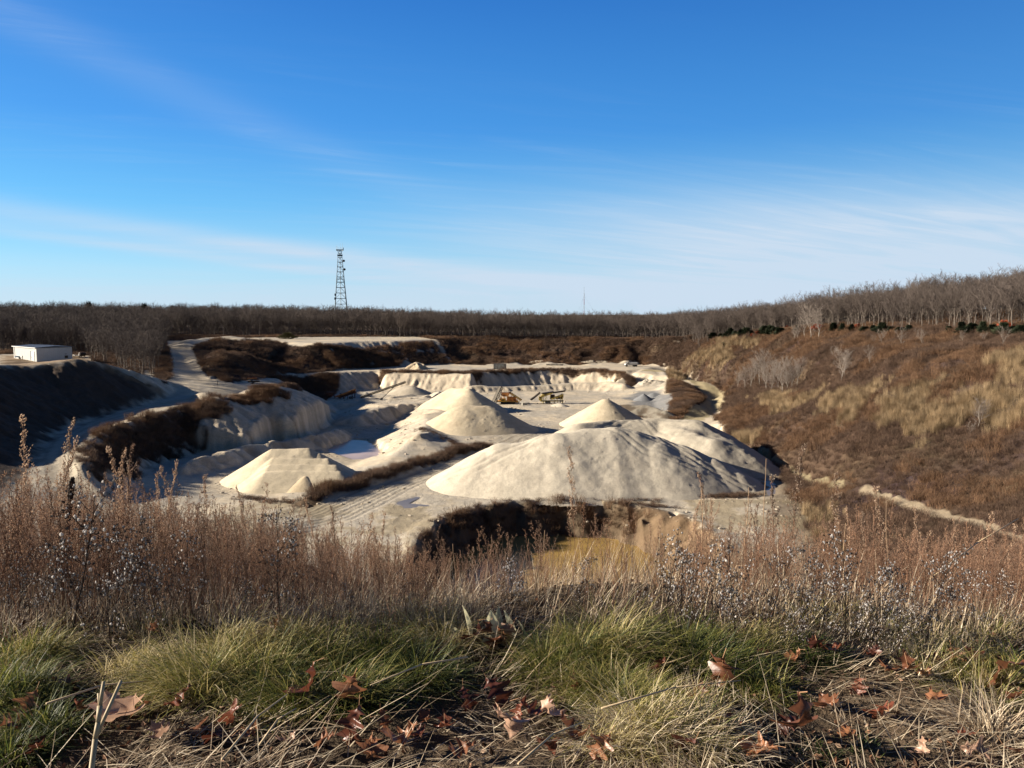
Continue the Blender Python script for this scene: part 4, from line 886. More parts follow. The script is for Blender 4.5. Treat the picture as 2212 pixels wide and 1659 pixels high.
def mc3():
    g = G(745, 863, -35); z = float(TZ(g[0], g[1])); u = 0.0279
    t = empty('rusty_screening_plant', (g[0], g[1], z), math.radians(5)); tag(t, 'old rusty screening plant with a tilted screen box, between small sand cones', 'screening machine')
    X_ = lambda x: (x-400)*u; Z_ = lambda y: (672-y)*u
    m = MB(); m.prism([(X_(275), Z_(640)), (X_(545), Z_(535)), (X_(560), Z_(590)), (X_(330), Z_(665))], -0.9, 0.9); m.build('screen_box', RUST, t)
    conveyor(t, (X_(270), -1.0, Z_(650)), (X_(560), -1.0, Z_(545)), 0.7, 0.4, 8, ORG)
    m = MB()
    for x, zt in ((340, 590), (380, 600), (440, 600), (500, 580), (540, 570)):
        for y in (-1.0, 1.0): m.tube((X_(x), y, -0.1), (X_(x+6), y, Z_(zt)), 0.1, 0.1, 5)
    m.tube((X_(330), -1.1, Z_(585)), (X_(400), -1.1, Z_(668)), 0.12, 0.12, 5); m.tube((X_(380), -1.1, Z_(670)), (X_(450), -1.1, Z_(610)), 0.1, 0.1, 5); m.build('support_frame', RUST, t)
    wheel_set(t, ((X_(480), -1.0), (X_(510), -1.0)), 0.5, 0.3)
    b = empty('rusty_bin', (g[0]+X_(185), g[1]+1, z), math.radians(5)); tag(b, 'rusty open bin on legs at the shaded left end of the plant', 'bin')
    m = MB(); m.prism([(-1.8, 2.5), (1.8, 2.5), (1.5, 1.1), (-1.5, 1.1)], -1.0, 1.0); m.build('hopper', RUST, b)
    for x in (-1.5, 1.5):
        for y in (-0.9, 0.9): m = MB(); m.tube((x, y, -0.2), (x, y, 1.2), 0.09, 0.09, 5); m.build('leg', RUST, b)
    m = MB(); m.box((0, -1.05, 2.45), (3.8, 0.12, 0.2)); m.box((0, 1.05, 2.45), (3.8, 0.12, 0.2)); m.build('rim_beam', RUST, b)
    c = G(780, 866, -35); c = (c[0], c[1], float(TZ(c[0], c[1]))); k = empty('stacking_conveyor', c); tag(k, 'long thin stacking conveyor slanting up to the right over the sand mound', 'conveyor')
    A = Vector((0, 0, 0.7)); tip = Vector(D(876, 827, c[1]+5.5))-Vector(c); B = tip
    conveyor(k, A, B, 0.9, 0.6, 22, DKST)
    f = A+(B-A)*0.24; h = A+(B-A)*0.74; gf = float(TZ(c[0]+f.x+3, c[1]+f.y))-c[2]
    foot = Vector(D(824, 865, c[1]-0.5)); foot.z = float(TZ(foot.x, foot.y)); foot = foot-Vector(c)
    for s in (-1, 1): m = MB(); m.tube(foot+Vector((0, s*0.8, 0.4)), h+Vector((0, s*0.4, 0)), 0.11, 0.11, 5); m.build('strut', DKST, k)
    m = MB(); m.tube(foot+Vector((0, 0, 0.4)), A+(B-A)*0.12, 0.10, 0.10, 5); m.tube(foot+Vector((0, -1, 0.4)), foot+Vector((0, 1, 0.4)), 0.1, 0.1, 5); m.build('undercarriage', DKST, k)
    wheel_set(k, ((foot.x, foot.y-0.9), (foot.x, foot.y+0.9)), 0.4, 0.25)
mc3()
for i, (px, py, s) in enumerate(((1117, 872.5, 1.0), (1133, 875, 1.3), (1140, 873, 0.9), (1070, 863, 0.9), (1078, 864, 1.0))):
    g = G(px, py, -35); m = MB(); m.box((0, 0, 0.35*s), (1.5*s, 0.8, 0.7*s)); o = m.build('concrete_block', CONC, None, (g[0], g[1], float(TZ(g[0], g[1]))-0.02), 0.3*i, bevel=0.04)
    tag(o, ['small pale block under the crusher', 'largest pale block in front of the crusher', 'small block between the two yellow machines', 'left block of the pair behind the steep conveyor', 'right block of the pair behind the steep conveyor'][i], 'block', 'loose blocks around the yellow machines')
# ================================================================== TREES AND BRUSH
class Tri:
    """fast collector of thin prisms (3 sided) and blades"""
    def __init__(s): s.P = []; s.Q = []; s.R0 = []; s.R1 = []
    def seg(s, p, q, r0, r1): s.P.append(p); s.Q.append(q); s.R0.append(r0); s.R1.append(r1)
    def arrays(s, sides=3):
        P = np.array(s.P); Q = np.array(s.Q); r0 = np.array(s.R0)[:, None]; r1 = np.array(s.R1)[:, None]
        d = Q-P; d /= np.linalg.norm(d, axis=1)[:, None]+1e-9; up = np.where(np.abs(d[:, 2:3]) > 0.9, np.array([[1., 0, 0]]), np.array([[0, 0, 1.]]))
        a = np.cross(d, up); a /= np.linalg.norm(a, axis=1)[:, None]; b = np.cross(d, a); V = []
        for e, r in ((P, r0), (Q, r1)):
            for k in range(sides): t = 2*math.pi*k/sides; V.append(e+(a*math.cos(t)+b*math.sin(t))*r)
        V = np.stack(V, 1); n = len(P); base = np.arange(n)[:, None]*2*sides
        F = np.concatenate([base+np.array([[k, (k+1) % sides, sides+(k+1) % sides, sides+k]]) for k in range(sides)], 1).reshape(-1, 4) if sides > 2 else base+np.array([[0, 1, 3, 2]])
        return V.reshape(-1, 3), F.astype(int)
def joinarr(lst):
    V, F, o = [], [], 0
    for v, f in lst: V.append(v); F.append(f+o); o += len(v)
    return np.concatenate(V), np.concatenate(F)
BARK = mat_simple('grey_bark', (0.155, 0.130, 0.108), 0.9, 0, 0.35, 1.5); TWIG = mat_simple('brown_twigs', (0.098, 0.078, 0.067), 0.9, 0, 0.3, 0.6)
PBARK = mat_simple('pale_bark', (0.31, 0.275, 0.235), 0.85, 0, 0.3, 1.5); PTWIG = mat_simple('pale_twigs', (0.22, 0.185, 0.158), 0.9, 0, 0.3, 1.0)
def unit(v): l = math.sqrt(sum(c*c for c in v))+1e-9; return [c/l for c in v]
def grow_tree(seed, H=12.0, clear=0.42, spread=0.55, lead=4, dens=3, tw=1.0, tr=0.17):
    R = random.Random(seed); T = Tri(); C = Tri(); tips = []
    p = [0, 0, -0.4]; d = unit([R.uniform(-.08, .08), R.uniform(-.08, .08), 1]); n = 5; L_ = (H*clear+0.4)/n; r = tr
    for i in range(n):
        q = [p[k]+d[k]*L_ for k in range(3)]; r2 = r*0.93; T.seg(p, q, r*(1.25 if i == 0 else 1), r2); p, r = q, r2; d = unit([d[0]+R.uniform(-.1, .1), d[1]+R.uniform(-.1, .1), 1])
    def br(C_, p, d, L_, r, n, lev, trop):
        for i in range(n):
            q = [p[k]+d[k]*L_/n for k in range(3)]; r2 = r*(0.80 if lev < 2 else 0.7); C_.seg(p, q, r, r2)
            if lev == 0:
                for _ in range(dens):
                    a = R.uniform(0, 6.283); e = unit([d[0]*0.7+math.cos(a)*0.75, d[1]*0.7+math.sin(a)*0.75, d[2]*0.6+R.uniform(-0.05, 0.45)]); br(C, q, e, L_*R.uniform(0.28, 0.45)*(1.25-i/n*0.5), r2*0.5, 3, 1, 0.12)
            elif lev == 1:
                for _ in range(3):
                    a = R.uniform(0, 6.283); e = unit([d[0]+math.cos(a)*0.8, d[1]+math.sin(a)*0.8, d[2]+R.uniform(-0.2, 0.6)]); l = R.uniform(0.45, 1.15)*H/12
                    C.seg(q, [q[k]+e[k]*l for k in range(3)], 0.020*tw, 0.009*tw)
                    if R.random() < 0.6:
                        m_ = [q[k]+e[k]*l*0.5 for k in range(3)]; e2 = unit([e[0]+R.uniform(-.7, .7), e[1]+R.uniform(-.7, .7), e[2]+R.uniform(-.3, .6)]); C.seg(m_, [m_[k]+e2[k]*l*0.6 for k in range(3)], 0.016*tw, 0.008*tw)
            p, r = q, max(r2, 0.018*tw); d = unit([d[0]+R.uniform(-.22, .22), d[1]+R.uniform(-.22, .22), d[2]+R.uniform(-.12, .22)+trop])
    for i in range(lead):
        a = 6.283*i/lead+R.uniform(-.5, .5); s = spread*R.uniform(0.6, 1.3); e = unit([math.cos(a)*s, math.sin(a)*s, 1]); br(T if i < 2 else C, p, e, H*(1-clear)*R.uniform(0.85, 1.05), r*0.72, 5, 0, 0.10)
    for _ in range(3):
        i = R.randint(2, 4); a = R.uniform(0, 6.283); z = H*clear*i/5; br(C, [0, 0, z], unit([math.cos(a), math.sin(a), 0.5]), H*0.22, r*0.35, 3, 1, 0.1)
    return T.arrays(5), C.arrays(3)
def tree_protos(n, seed, bark, twig, **kw):
    res = []
    for i in range(n):
        t, c = grow_tree(seed+i, **{k: (v(i) if callable(v) else v) for k, v in kw.items()})
        mt = np_mesh('trunk', *t, smooth=True); mt.materials.append(bark); mc = np_mesh('crown', *c); mc.materials.append(twig)
        v, f = joinarr([t, c]); me = np_mesh('bare_tree', v, f); me.materials.append(bark); me.materials.append(twig)
        mi = np.zeros(len(f), np.int32); mi[len(t[1]):] = 1; me.polygons.foreach_set('material_index', mi)
        res.append((mt, mc, me))
    return res
OAK = tree_protos(6, 100, BARK, TWIG, H=lambda i: 11.5+i*0.5, clear=lambda i: 0.36+0.03*(i % 3), spread=lambda i: 0.45+0.07*(i % 4), lead=4, tw=1.35)
PALEP = tree_protos(4, 200, PBARK, PTWIG, H=lambda i: 7.5+0.6*i, clear=0.30, spread=0.42, lead=4, dens=4, tr=0.13, tw=0.85)
THIN = tree_protos(2, 230, PBARK, PTWIG, H=4.2, clear=0.25, spread=0.4, lead=3, dens=2, tr=0.06, tw=0.8)
def put_tree(proto, x, y, s, rz, label, group, parts=True, cat='tree', name='bare_tree', tilt=0.0):
    z = float(TZ(x, y))
    if parts:
        t = empty(name, (x, y, z), rz); t.scale = (s, s, s); t.rotation_euler[1] = tilt
        for nm, me in (('trunk', proto[0]), ('crown', proto[1])): link(nm, me, None, t)
    else:
        t = link(name, proto[2], None, None, (x, y, z), rz); t.scale = (s, s, s)
    return tag(t, label, cat, group)

def scatter(name, protos, x, y, z, scale, rz, kind='stuff', tilt=None, zs=None):
    """countless plants: one object whose geometry nodes place the given plants at its points"""
    n = len(x); me = bpy.data.meshes.new(name+'_points'); me.vertices.add(n)
    me.vertices.foreach_set('co', np.stack([x, y, z], -1).astype(np.float32).ravel())
    rot = np.zeros((n, 3), np.float32); rot[:, 2] = rz
    if tilt is not None: rot[:, 0] = tilt[0]; rot[:, 1] = tilt[1]
    a = me.attributes.new('rot', 'FLOAT_VECTOR', 'POINT'); a.data.foreach_set('vector', rot.ravel())
    sc = np.stack([scale, scale, scale if zs is None else zs], -1).astype(np.float32)
    a = me.attributes.new('scl', 'FLOAT_VECTOR', 'POINT'); a.data.foreach_set('vector', sc.ravel())
    a = me.attributes.new('pick', 'INT', 'POINT'); a.data.foreach_set('value', RNG.integers(0, len(protos), n).astype(np.int32))
    c = bpy.data.collections.new(name+'_kinds')
    for i, pm in enumerate(protos): c.objects.link(bpy.data.objects.new('%s_kind_%02d' % (name, i), pm))
    ng = bpy.data.node_groups.new(name+'_scatter', 'GeometryNodeTree')
    ng.interface.new_socket('Geometry', in_out='INPUT', socket_type='NodeSocketGeometry'); ng.interface.new_socket('Geometry', in_out='OUTPUT', socket_type='NodeSocketGeometry')
    gi = ng.nodes.new('NodeGroupInput'); go = ng.nodes.new('NodeGroupOutput'); ip = ng.nodes.new('GeometryNodeInstanceOnPoints'); ci = ng.nodes.new('GeometryNodeCollectionInfo')
    ci.inputs['Collection'].default_value = c; ci.inputs['Separate Children'].default_value = True; ci.inputs['Reset Children'].default_value = True
    def na(nm, ty): k = ng.nodes.new('GeometryNodeInputNamedAttribute'); k.data_type = ty; k.inputs['Name'].default_value = nm; return k.outputs['Attribute']
    ip.inputs['Pick Instance'].default_value = True; l = ng.links.new
    l(gi.outputs[0], ip.inputs['Points']); l(ci.outputs[0], ip.inputs['Instance']); l(na('pick', 'INT'), ip.inputs['Instance Index'])
    l(na('rot', 'FLOAT_VECTOR'), ip.inputs['Rotation']); l(na('scl', 'FLOAT_VECTOR'), ip.inputs['Scale']); l(ip.outputs[0], go.inputs[0])
    o = link(name, me); o['kind'] = kind; md = o.modifiers.new('plants', 'NODES'); md.node_group = ng
    return o

# --- woods: candidate places on a jittered grid, the ones that show largest become trees of their own
def woods():
    pts = []
    def area(x0, x1, y0, y1, sp, test, tagn):
        gx, gy = np.meshgrid(np.arange(x0, x1, sp), np.arange(y0, y1, sp)); gx = gx.ravel()+RNG.uniform(-.45, .45, gx.size)*sp; gy = gy.ravel()+RNG.uniform(-.45, .45, gy.size)*sp
        m = (np.abs(gx) < gy*0.72+6) & test(gx, gy); pts.extend((float(a), float(b), tagn) for a, b in zip(gx[m], gy[m]))
    edge = [D(1480,738,391), D(1540,730,388), D(1600,721,374), D(1680,714,334), D(1760,713,300), D(1860,714,263), D(2000,717,225), D(2212,722,181), (118, 120, 0)]
    ex = [e[0] for e in edge][::-1]; ey = [e[1] for e in edge][::-1]
    area(95, 260, 120, 440, 4.3, lambda x, y: x > np.interp(y, ey, ex)+3+4*fbm(x/12, y/12, 2, 71), 'hill')
    bx = [-420, -200, -150, -110, -30, 60, 92, 130]; by = [470, 470, 462, 470, 462, 462, 430, 415]
    area(-420, 260, 415, 560, 4.8, lambda x, y: (y > np.interp(x, bx, by)+4*fbm(x/10, y/10, 2, 72)) & ~((x > 95) & (y < 440)), 'far')
    area(-500, 300, 560, 900, 10.5, lambda x, y: y > 0, 'deep')
    rd = ROAD1[:7]
    def left(x, y):
        d, _, _ = seg_dist(x, y, rd); px = W2+x/(y*math.cos(PITCH))*FPX
        return (x < np.interp(y, [222, 240, 262, 300, 340, 400, 470], [-110, -111, -118, -136, -152, -184, -216])) & (d > 6) & (y < 470) & ~((px < 185) & (y < 305)) & ~((px < 238) & (y < 262)) & ~((px < 300) & (y < 232))
    area(-330, -104, 222, 480, 5.0, left, 'left')
    pts.sort(key=lambda p: p[1]*(1.0 if p[2] != 'far' else 0.98)); return pts
W_ = woods(); labs = {'hill': ('bare grey tree of the wood along the right-hand ridge', 'bare trees on the right ridge'), 'far': ('bare tree at the front of the wood behind the far bank', 'bare trees behind the far bank'),
      'left': ('bare brown tree of the wood around the white shed', 'bare trees around the white shed'), 'deep': ('', '')}
quota = {'hill': 110, 'far': 80, 'left': 90, 'deep': 0}; rest = []; used = {k: 0 for k in quota}
tlabel = {'hill': 'hill', 'far': 'far', 'left': 'left'}
for x, y, k in W_:
    if used[k] < quota[k]:
        used[k] += 1; i = random.randrange(6); s = random.uniform(0.85, 1.12)*(0.80 if k == 'left' else 0.80 if k == 'hill' else 0.88)
        if k == 'left': s *= 1.02
        put_tree(OAK[i], x, y, s, random.uniform(0, 6.28), labs[k][0], labs[k][1], parts=(y < 330))
    else: rest.append((x, y, random.choice((0.75, 0.88, 0.95, 1.0, 1.06, 1.22))*random.uniform(0.93, 1.07)*(0.88 if k == 'left' else 0.80 if k == 'hill' else 0.86)))
rest = np.array(rest); scatter('distant_wood', [p[2] for p in OAK], rest[:, 0], rest[:, 1], TZ(rest[:, 0], rest[:, 1])-0.1, rest[:, 2], RNG.uniform(0, 6.28, len(rest)))

# --- single trees on the right bank
def on(px, py): h = hit(px, py); return h[0], h[1]
spots = [(1593,836),(1608,842),(1622,838),(1640,832),(1655,845),(1668,848),(1680,840),(1690,852),(1700,846),(1712,842),(1722,834),(1650,822),(1672,824),(1700,826),(1630,826)]
for i, (px, py) in enumerate(spots):
    x, y = on(px, py); put_tree(PALEP[i % 4], x, y, random.uniform(0.7, 1.15), random.uniform(0, 6.28), 'pale bare tree in the small grove on the right slope', 'grove of pale bare trees on the right slope')
x, y = on(1817, 824); put_tree(PALEP[0], x, y, 1.05, 1.0, 'whitish spreading bare tree standing alone right of the pale grove', None)
x, y = on(1824, 818); put_tree(THIN[0], x, y, 1.5, 1.0, 'slender bare tree close behind the lone whitish one', None)
x, y = on(2110, 928); put_tree(PALEP[1], x, y, 0.62, 2.2, 'small crooked white-barked tree among the tan reeds at the right', None, tilt=-0.12)
x, y = on(2095, 942); put_tree(THIN[1], x, y, 0.55, 0.2, 'tiny white sapling just left of the crooked tree', None)
for i, (px, py, s) in enumerate(((1738,730,1.1),(1752,733,1.3),(1768,731,1.2),(1716,738,0.7),(1722,735,0.6))):
    x, y = on(px, py); put_tree(PALEP[(i+1) % 3], x, y, s, i*1.3, 'pale bare tree standing forward of the ridge wood, above the grove', 'pale bare trees forward of the ridge wood')
for i, (px, py) in enumerate(((1885,745),(1905,742),(1948,748),(1992,745),(2078,742),(2122,740),(2165,748),(1800,775),(1880,790))):
    x, y = on(px, py); put_tree(THIN[i % 2], x, y, random.uniform(0.5, 1.1), i, 'thin pale sapling on the upper right slope below the wood', 'thin saplings on the upper right slope', cat='sapling', name='bare_sapling')
x, y = on(118, 772); put_tree(THIN[0], x, y, 0.75, 0.5, 'small brown sapling against the shaded wall of the shed', None, cat='sapling', name='bare_sapling')

# --- evergreens at the wood's edge
def evergreen(seed, h, w_):
    R = np.random.default_rng(seed); n = 900; t = R.random(n)**0.8; ang = R.uniform(0, 6.283, n); lump = 1+0.5*np.sin(ang*2+t*7+seed)+0.25*np.sin(ang*5-t*13)
    rad = (1-t)**0.85*w_*0.85*lump*np.sqrt(R.uniform(0.25, 1, n))*np.minimum(1, t*6+0.35); P = np.stack([rad*np.cos(ang), rad*np.sin(ang), t*h], -1)
    d = np.stack([np.cos(ang)+R.uniform(-.5, .5, n), np.sin(ang)+R.uniform(-.5, .5, n), R.uniform(0.1, 1.0, n)], -1); d /= np.linalg.norm(d, axis=1)[:, None]
    T = Tri(); L_ = 0.27*h*R.uniform(0.4, 1, n)
    for p, e, l in zip(P, d, L_): T.seg(p, p+e*l, 0.055*h*0.4, 0.01)
    v, f = T.arrays(3); me = np_mesh('foliage', v, f); me.materials.append(EVG); return me
EVG = mat_veg('evergreen_needles', [(0.012, 0.019, 0.010), (0.020, 0.030, 0.014), (0.032, 0.042, 0.02)], 0.8, 0.1)
EV = [evergreen(3+i, 1.0, 0.36+0.12*i) for i in range(3)]
stm = Tri(); stm.seg([0, 0, -0.05], [0, 0, 0.5], 0.03, 0.02); STM = np_mesh('trunk', *stm.arrays(5)); STM.materials.append(BARK)
evs = [(1556,729,3),(1566,730,2.5),(1577,729,4),(1588,727,3.5),(1600,727,3),(1612,724,5),(1624,726,2.5),(1654,722,6),(1664,724,4),(1675,722,5),(1683,724,4),(1690,719,3),(1724,715,3),(1540,732,3),(1562,748,2.4),
       (1800,716,3),(1820,717,3),(1840,718,2.5),(1868,719,3.5),(1885,719,3),(1905,720,3.5),(1925,719,3.2),(1945,720,3),(1962,718,2.6),(2050,720,2.6),(2078,721,3),(2100,721,3),(2122,722,3.2),(2145,722,2.6),(2168,723,3),(2190,723,3.2),(2205,723,3)]
for i, (px, py, h) in enumerate(evs):
    x, y = on(px, py); z = float(TZ(x, y)); t = empty('evergreen_shrub', (x, y, z), i*1.7); t.scale = (h*random.uniform(0.9, 1.9), h*random.uniform(0.8, 1.4), h*random.uniform(0.55, 1.05)); t.rotation_euler[0] = random.uniform(-.12, .12)
    tag(t, 'dark green bushy evergreen at the foot of the ridge wood', 'evergreen', 'dark evergreens along the ridge wood'); link('trunk', STM, None, t); link('foliage', EV[i % 3], None, t)
for i, (px, py) in enumerate(((192,659),(312,662))):
    h = D(px, py, 560); z = float(TZ(h[0], 560)); t = empty('pine_tree', (h[0], 560, z)); t.scale = (7, 7, h[2]-z+0.5); tag(t, ['rounded dark pine crown above the wood, far left', 'rounded dark pine crown above the wood behind the shed'][i], 'pine'); link('trunk', STM, None, t); link('foliage', EV[2], None, t)
x, y = on(617, 733); t = empty('evergreen_hedge', (x, y+4, float(TZ(x, y+4)))); t.scale = (9, 5, 3.2); tag(t, 'low long olive-green thicket at the left end of the sandy terrace', 'hedge'); o = link('foliage', EV[2].copy(), None, t); o.data.materials.clear(); o.data.materials.append(mat_veg('olive_thicket', [(0.10, 0.095, 0.04), (0.13, 0.12, 0.055)], 0.9, 0.1))

# --- brush: wiry brown shrubs, tan reeds
def brush(seed, n, h, w_, wd, lean=0.5, droop=0.0, twigs=2):
    R = random.Random(seed); T = Tri()
    for i in range(n):
        a = R.uniform(0, 6.283); b = R.uniform(0, w_*0.45); p = [math.cos(a)*b, math.sin(a)*b, -0.05]; s = lean*R.uniform(0.2, 1)
        d = unit([math.cos(a)*s+R.uniform(-.15, .15), math.sin(a)*s+R.uniform(-.15, .15), 1]); l = h*R.uniform(0.6, 1.05)
        m_ = [p[k]+d[k]*l*0.55 for k in range(3)]; d2 = unit([d[0]+R.uniform(-.3, .3), d[1]+R.uniform(-.3, .3), d[2]-droop]); q = [m_[k]+d2[k]*l*0.45 for k in range(3)]
        T.seg(p, m_, wd, wd*0.8); T.seg(m_, q, wd*0.8, wd*0.4)
        for _ in range(twigs):
            u = R.random(); e0 = [m_[k]*(1-u)+q[k]*u for k in range(3)]; e = unit([R.uniform(-1, 1), R.uniform(-1, 1), R.uniform(0.0, 1.1)]); T.seg(e0, [e0[k]+e[k]*h*R.uniform(0.15, 0.32) for k in range(3)], wd*0.55, wd*0.3)
    return T.arrays(2)
def protos(name, k, mat, **kw):
    r = []
    for i in range(k): v, f = brush(i*7+len(name), **kw); me = np_mesh(name, v, f); me.materials.append(mat); r.append(me)
    return r
MB1 = mat_veg('brown_brush', [(0.088, 0.057, 0.043), (0.125, 0.082, 0.058), (0.165, 0.112, 0.078)], 0.9, 0.15)
MB2 = mat_veg('reddish_brush', [(0.12, 0.070, 0.044), (0.17, 0.100, 0.060), (0.21, 0.135, 0.08)], 0.9, 0.15)
MB3 = mat_veg('tan_reeds', [(0.20, 0.145, 0.085), (0.29, 0.215, 0.125), (0.37, 0.285, 0.175)], 0.8, 0.25)
BR1 = protos('brush', 5, MB1, n=55, h=1.15, w_=1.5, wd=0.014, lean=0.85, droop=0.25, twigs=2)
BR2 = protos('brush_red', 4, MB2, n=50, h=1.3, w_=1.5, wd=0.014, lean=0.7, droop=0.1, twigs=2)
RD = protos('reed', 4, MB3, n=46, h=2.3, w_=1.5, wd=0.012, lean=0.14, droop=0.0, twigs=1)
REEDS = [HP((1487,772),(1530,755),(1590,752),(1585,775),(1558,795),(1510,792)), HP((1632,748),(1560,745),(1545,735),(1590,732),(1625,735)), HP((1640,850),(1700,855),(1750,862),(1770,845),(1765,865),(1700,892),(1650,875)),
         HP((1775,862),(1850,840),(1875,845),(1870,905),(1840,912),(1790,890)), HP((1880,905),(1905,870),(1960,840),(2010,842),(2030,855),(2212,850),(2330,850),(2330,905),(2212,925),(2100,925),(2020,940),(1900,930)),
         HP((2120,800),(2160,775),(2212,760),(2330,770),(2330,820),(2180,820)), HP((1583,950),(1605,935),(1640,930),(1635,950),(1620,962)), HP((1740,1110),(1765,1120),(1800,1160),(1830,1220),(1790,1210),(1750,1150)), HP((1445,800),(1480,812),(1475,822),(1445,818))]
def fill(x0, x1, y0, y1, sp): 
    gx, gy = np.meshgrid(np.arange(x0, x1, sp), np.arange(y0, y1, sp)); gx = gx.ravel(); gy = gy.ravel()
    gx = gx+RNG.uniform(-.5, .5, gx.size)*sp; gy = gy+RNG.uniform(-.5, .5, gy.size)*sp; m = np.abs(gx) < gy*0.70+8; return gx[m], gy[m]
def brushfield():
    xs, ys, k, s = [], [], [], []
    # right bank, far bank, left slopes
    for (a, b, c, d, sp) in ((34, 175, 70, 470, 0.98), (-60, 100, 395, 470, 1.25), (-250, -60, 225, 480, 1.25), (-105, 100, 80, 400, 0.95)):
        x, y = fill(a, b, c, d, sp); cc, v, v2, sl_ = cover(x, y)
        m = v2 > 0.55
        if a == -105: sdh = poly_sd(x, y, HOLE); wall = (sdh < 0.6) & (sdh > -4) & (x < 20+5*RNG.random(len(x))); m |= wall & (RNG.random(len(x)) < 0.45)
        if a == -105: m &= ~((y < 140) & ~wall); m &= ~((x > 33)) & (v < 0.5 ) | (m & (x > 33) & (x < 75) & (y > 230) & (y < 345) & (in_poly(x, y, VEG[3])))
        if a == 34: m &= ~in_poly(x, y, VEG[3])
        if a == -250: m &= ~((y > 470) | (x < -200))
        x, y = x[m], y[m]; xs.append(x); ys.append(y)
    x = np.concatenate(xs); y = np.concatenate(ys); n1 = fbm(x/14, y/14, 3, 81); n2 = fbm(x/4.5, y/4.5, 3, 82)
    reed = np.zeros(len(x), bool)
    for p in REEDS: reed |= poly_sd(x, y, p)+9*n2 < 0
    keep = RNG.random(len(x)) < np.clip(1.4+1.2*n2, 0.6, 1); x, y, n1, n2, reed = x[keep], y[keep], n1[keep], n2[keep], reed[keep]
    sc = 0.85+0.9*np.clip(n2+0.25, 0, 1)+RNG.uniform(-.15, .25, len(x)); red = (n1+0.35*n2 > 0.10) & ~reed; br = ~red & ~reed
    small = np.where(y < 160, 0.95, 1.0); sc = sc*small
    z = TZ(x, y)
    for nm, mm, pr, f in (('brown_brush', br, BR1, 1.0), ('reddish_brush', red, BR2, 0.95), ('tan_reeds', reed, RD, 0.85)):
        scatter(nm, pr, x[mm], y[mm], z[mm]-0.05, sc[mm]*f, RNG.uniform(0, 6.28, mm.sum()))
brushfield()
# thicker reeds inside the reed beds
def reedbeds():
    X_, Y_ = [], []
    for p in REEDS:
        px = [q[0] for q in p]; py = [q[1] for q in p]; x, y = fill(min(px), max(px), min(py), max(py), 0.85); n2 = fbm(x/4.5, y/4.5, 3, 82); m = (poly_sd(x, y, p)+8*n2 < 0) & (n2 > -0.2) & (n2 < 0.22); X_.append(x[m]); Y_.append(y[m])
    x = np.concatenate(X_); y = np.concatenate(Y_); scatter('tan_reeds', RD, x, y, TZ(x, y)-0.05, RNG.uniform(0.7, 1.15, len(x)), RNG.uniform(0, 6.28, len(x)))
reedbeds()
RED = mat_veg('red_autumn_leaves', [(0.40, 0.07, 0.04), (0.50, 0.12, 0.06), (0.36, 0.13, 0.05)], 0.8, 0.3)
rm = EV[2].copy(); rm.materials.clear(); rm.materials.append(RED)
for i, (px, py, s) in enumerate(((1640,722,2.0),(1700,712,1.8),(1762,712,2.2),(1772,711,1.8),(1852,712,2.0),(2168,712,2.4),(2180,713,1.8),(1625,727,1.5))):
    x, y = on(px, py); t = empty('red_shrub', (x, y, float(TZ(x, y))), i); t.scale = (s*1.6, s*1.2, s*0.9); tag(t, 'low orange-red autumn shrub at the edge of the ridge wood', 'shrub', 'red shrubs at the edge of the ridge wood'); link('foliage', rm, None, t); link('trunk', STM, None, t)

# loose stones on the pit floor and weeds at the foot of the heaps
def stones():
    pr = []
    for i in range(4):
        bm = bmesh.new(); bmesh.ops.create_icosphere(bm, subdivisions=1, radius=1.0); R = random.Random(i)
        for v in bm.verts: v.co *= R.uniform(0.6, 1.15); v.co.z *= 0.6
        me = bpy.data.meshes.new('stone'); bm.to_mesh(me); bm.free(); me.materials.append(MST); pr.append(me)
    x, y = fill(-95, 62, 120, 400, 2.1); z = TZ(x, y); m = (bil(SLOPE, x, y) < 0.5) & (z < -33) & (z > -38) & (fbm(x/10, y/10, 3, 97)+0.3*RNG.random(len(x)) > 0.2); x, y, z = x[m], y[m], z[m]
    scatter('loose_stones', pr, x, y, z+0.02, RNG.exponential(0.11, len(x))+0.06, RNG.uniform(0, 6.28, len(x)))
MST = mat_simple('dusty_stone', (0.36, 0.31, 0.24), 0.95, 0, 0.3, 2.0); stones()
def footweeds():
    X_, Y_ = [], []
    for a, b, n in (((1180,1083),(1300,1081),40),((1290,1078),(1420,1082),60),((1500,1074),(1640,1072),160),((1580,1060),(1640,1050),60),((1000,966),(1160,962),60),((905,945),(1000,965),90),((520,1068),(640,1085),70),((1360,900),(1450,902),50),((640,835),(670,850),40),((1100,1088),(1460,1096),160),((930,1130),(1080,1092),120)):
        t = RNG.random(n); p = G(*a, -35); q = G(*b, -35); X_.append(p[0]+(q[0]-p[0])*t+RNG.normal(0, .8, n)); Y_.append(p[1]+(q[1]-p[1])*t+RNG.normal(0, .9, n))
    x = np.concatenate(X_); y = np.concatenate(Y_); scatter('foot_weeds', BR1, x, y, TZ(x, y)-0.03, RNG.uniform(0.35, 0.8, len(x)), RNG.uniform(0, 6.28, len(x)))
footweeds()
# ================================================================== THE BANK UNDER THE VIEWER
def ng(px, py, y0=1.0, y1=40.0):                      # where the sight line through a picture point meets the near bank
    d = ray(px, py); ys = np.arange(y0, y1, 0.01); x = d[0]/d[1]*ys; z = d[2]/d[1]*ys; k = int(np.argmax(near_z(x, ys) > z))
    return float(x[k]), float(ys[k]), float(near_z(x[k], ys[k]))
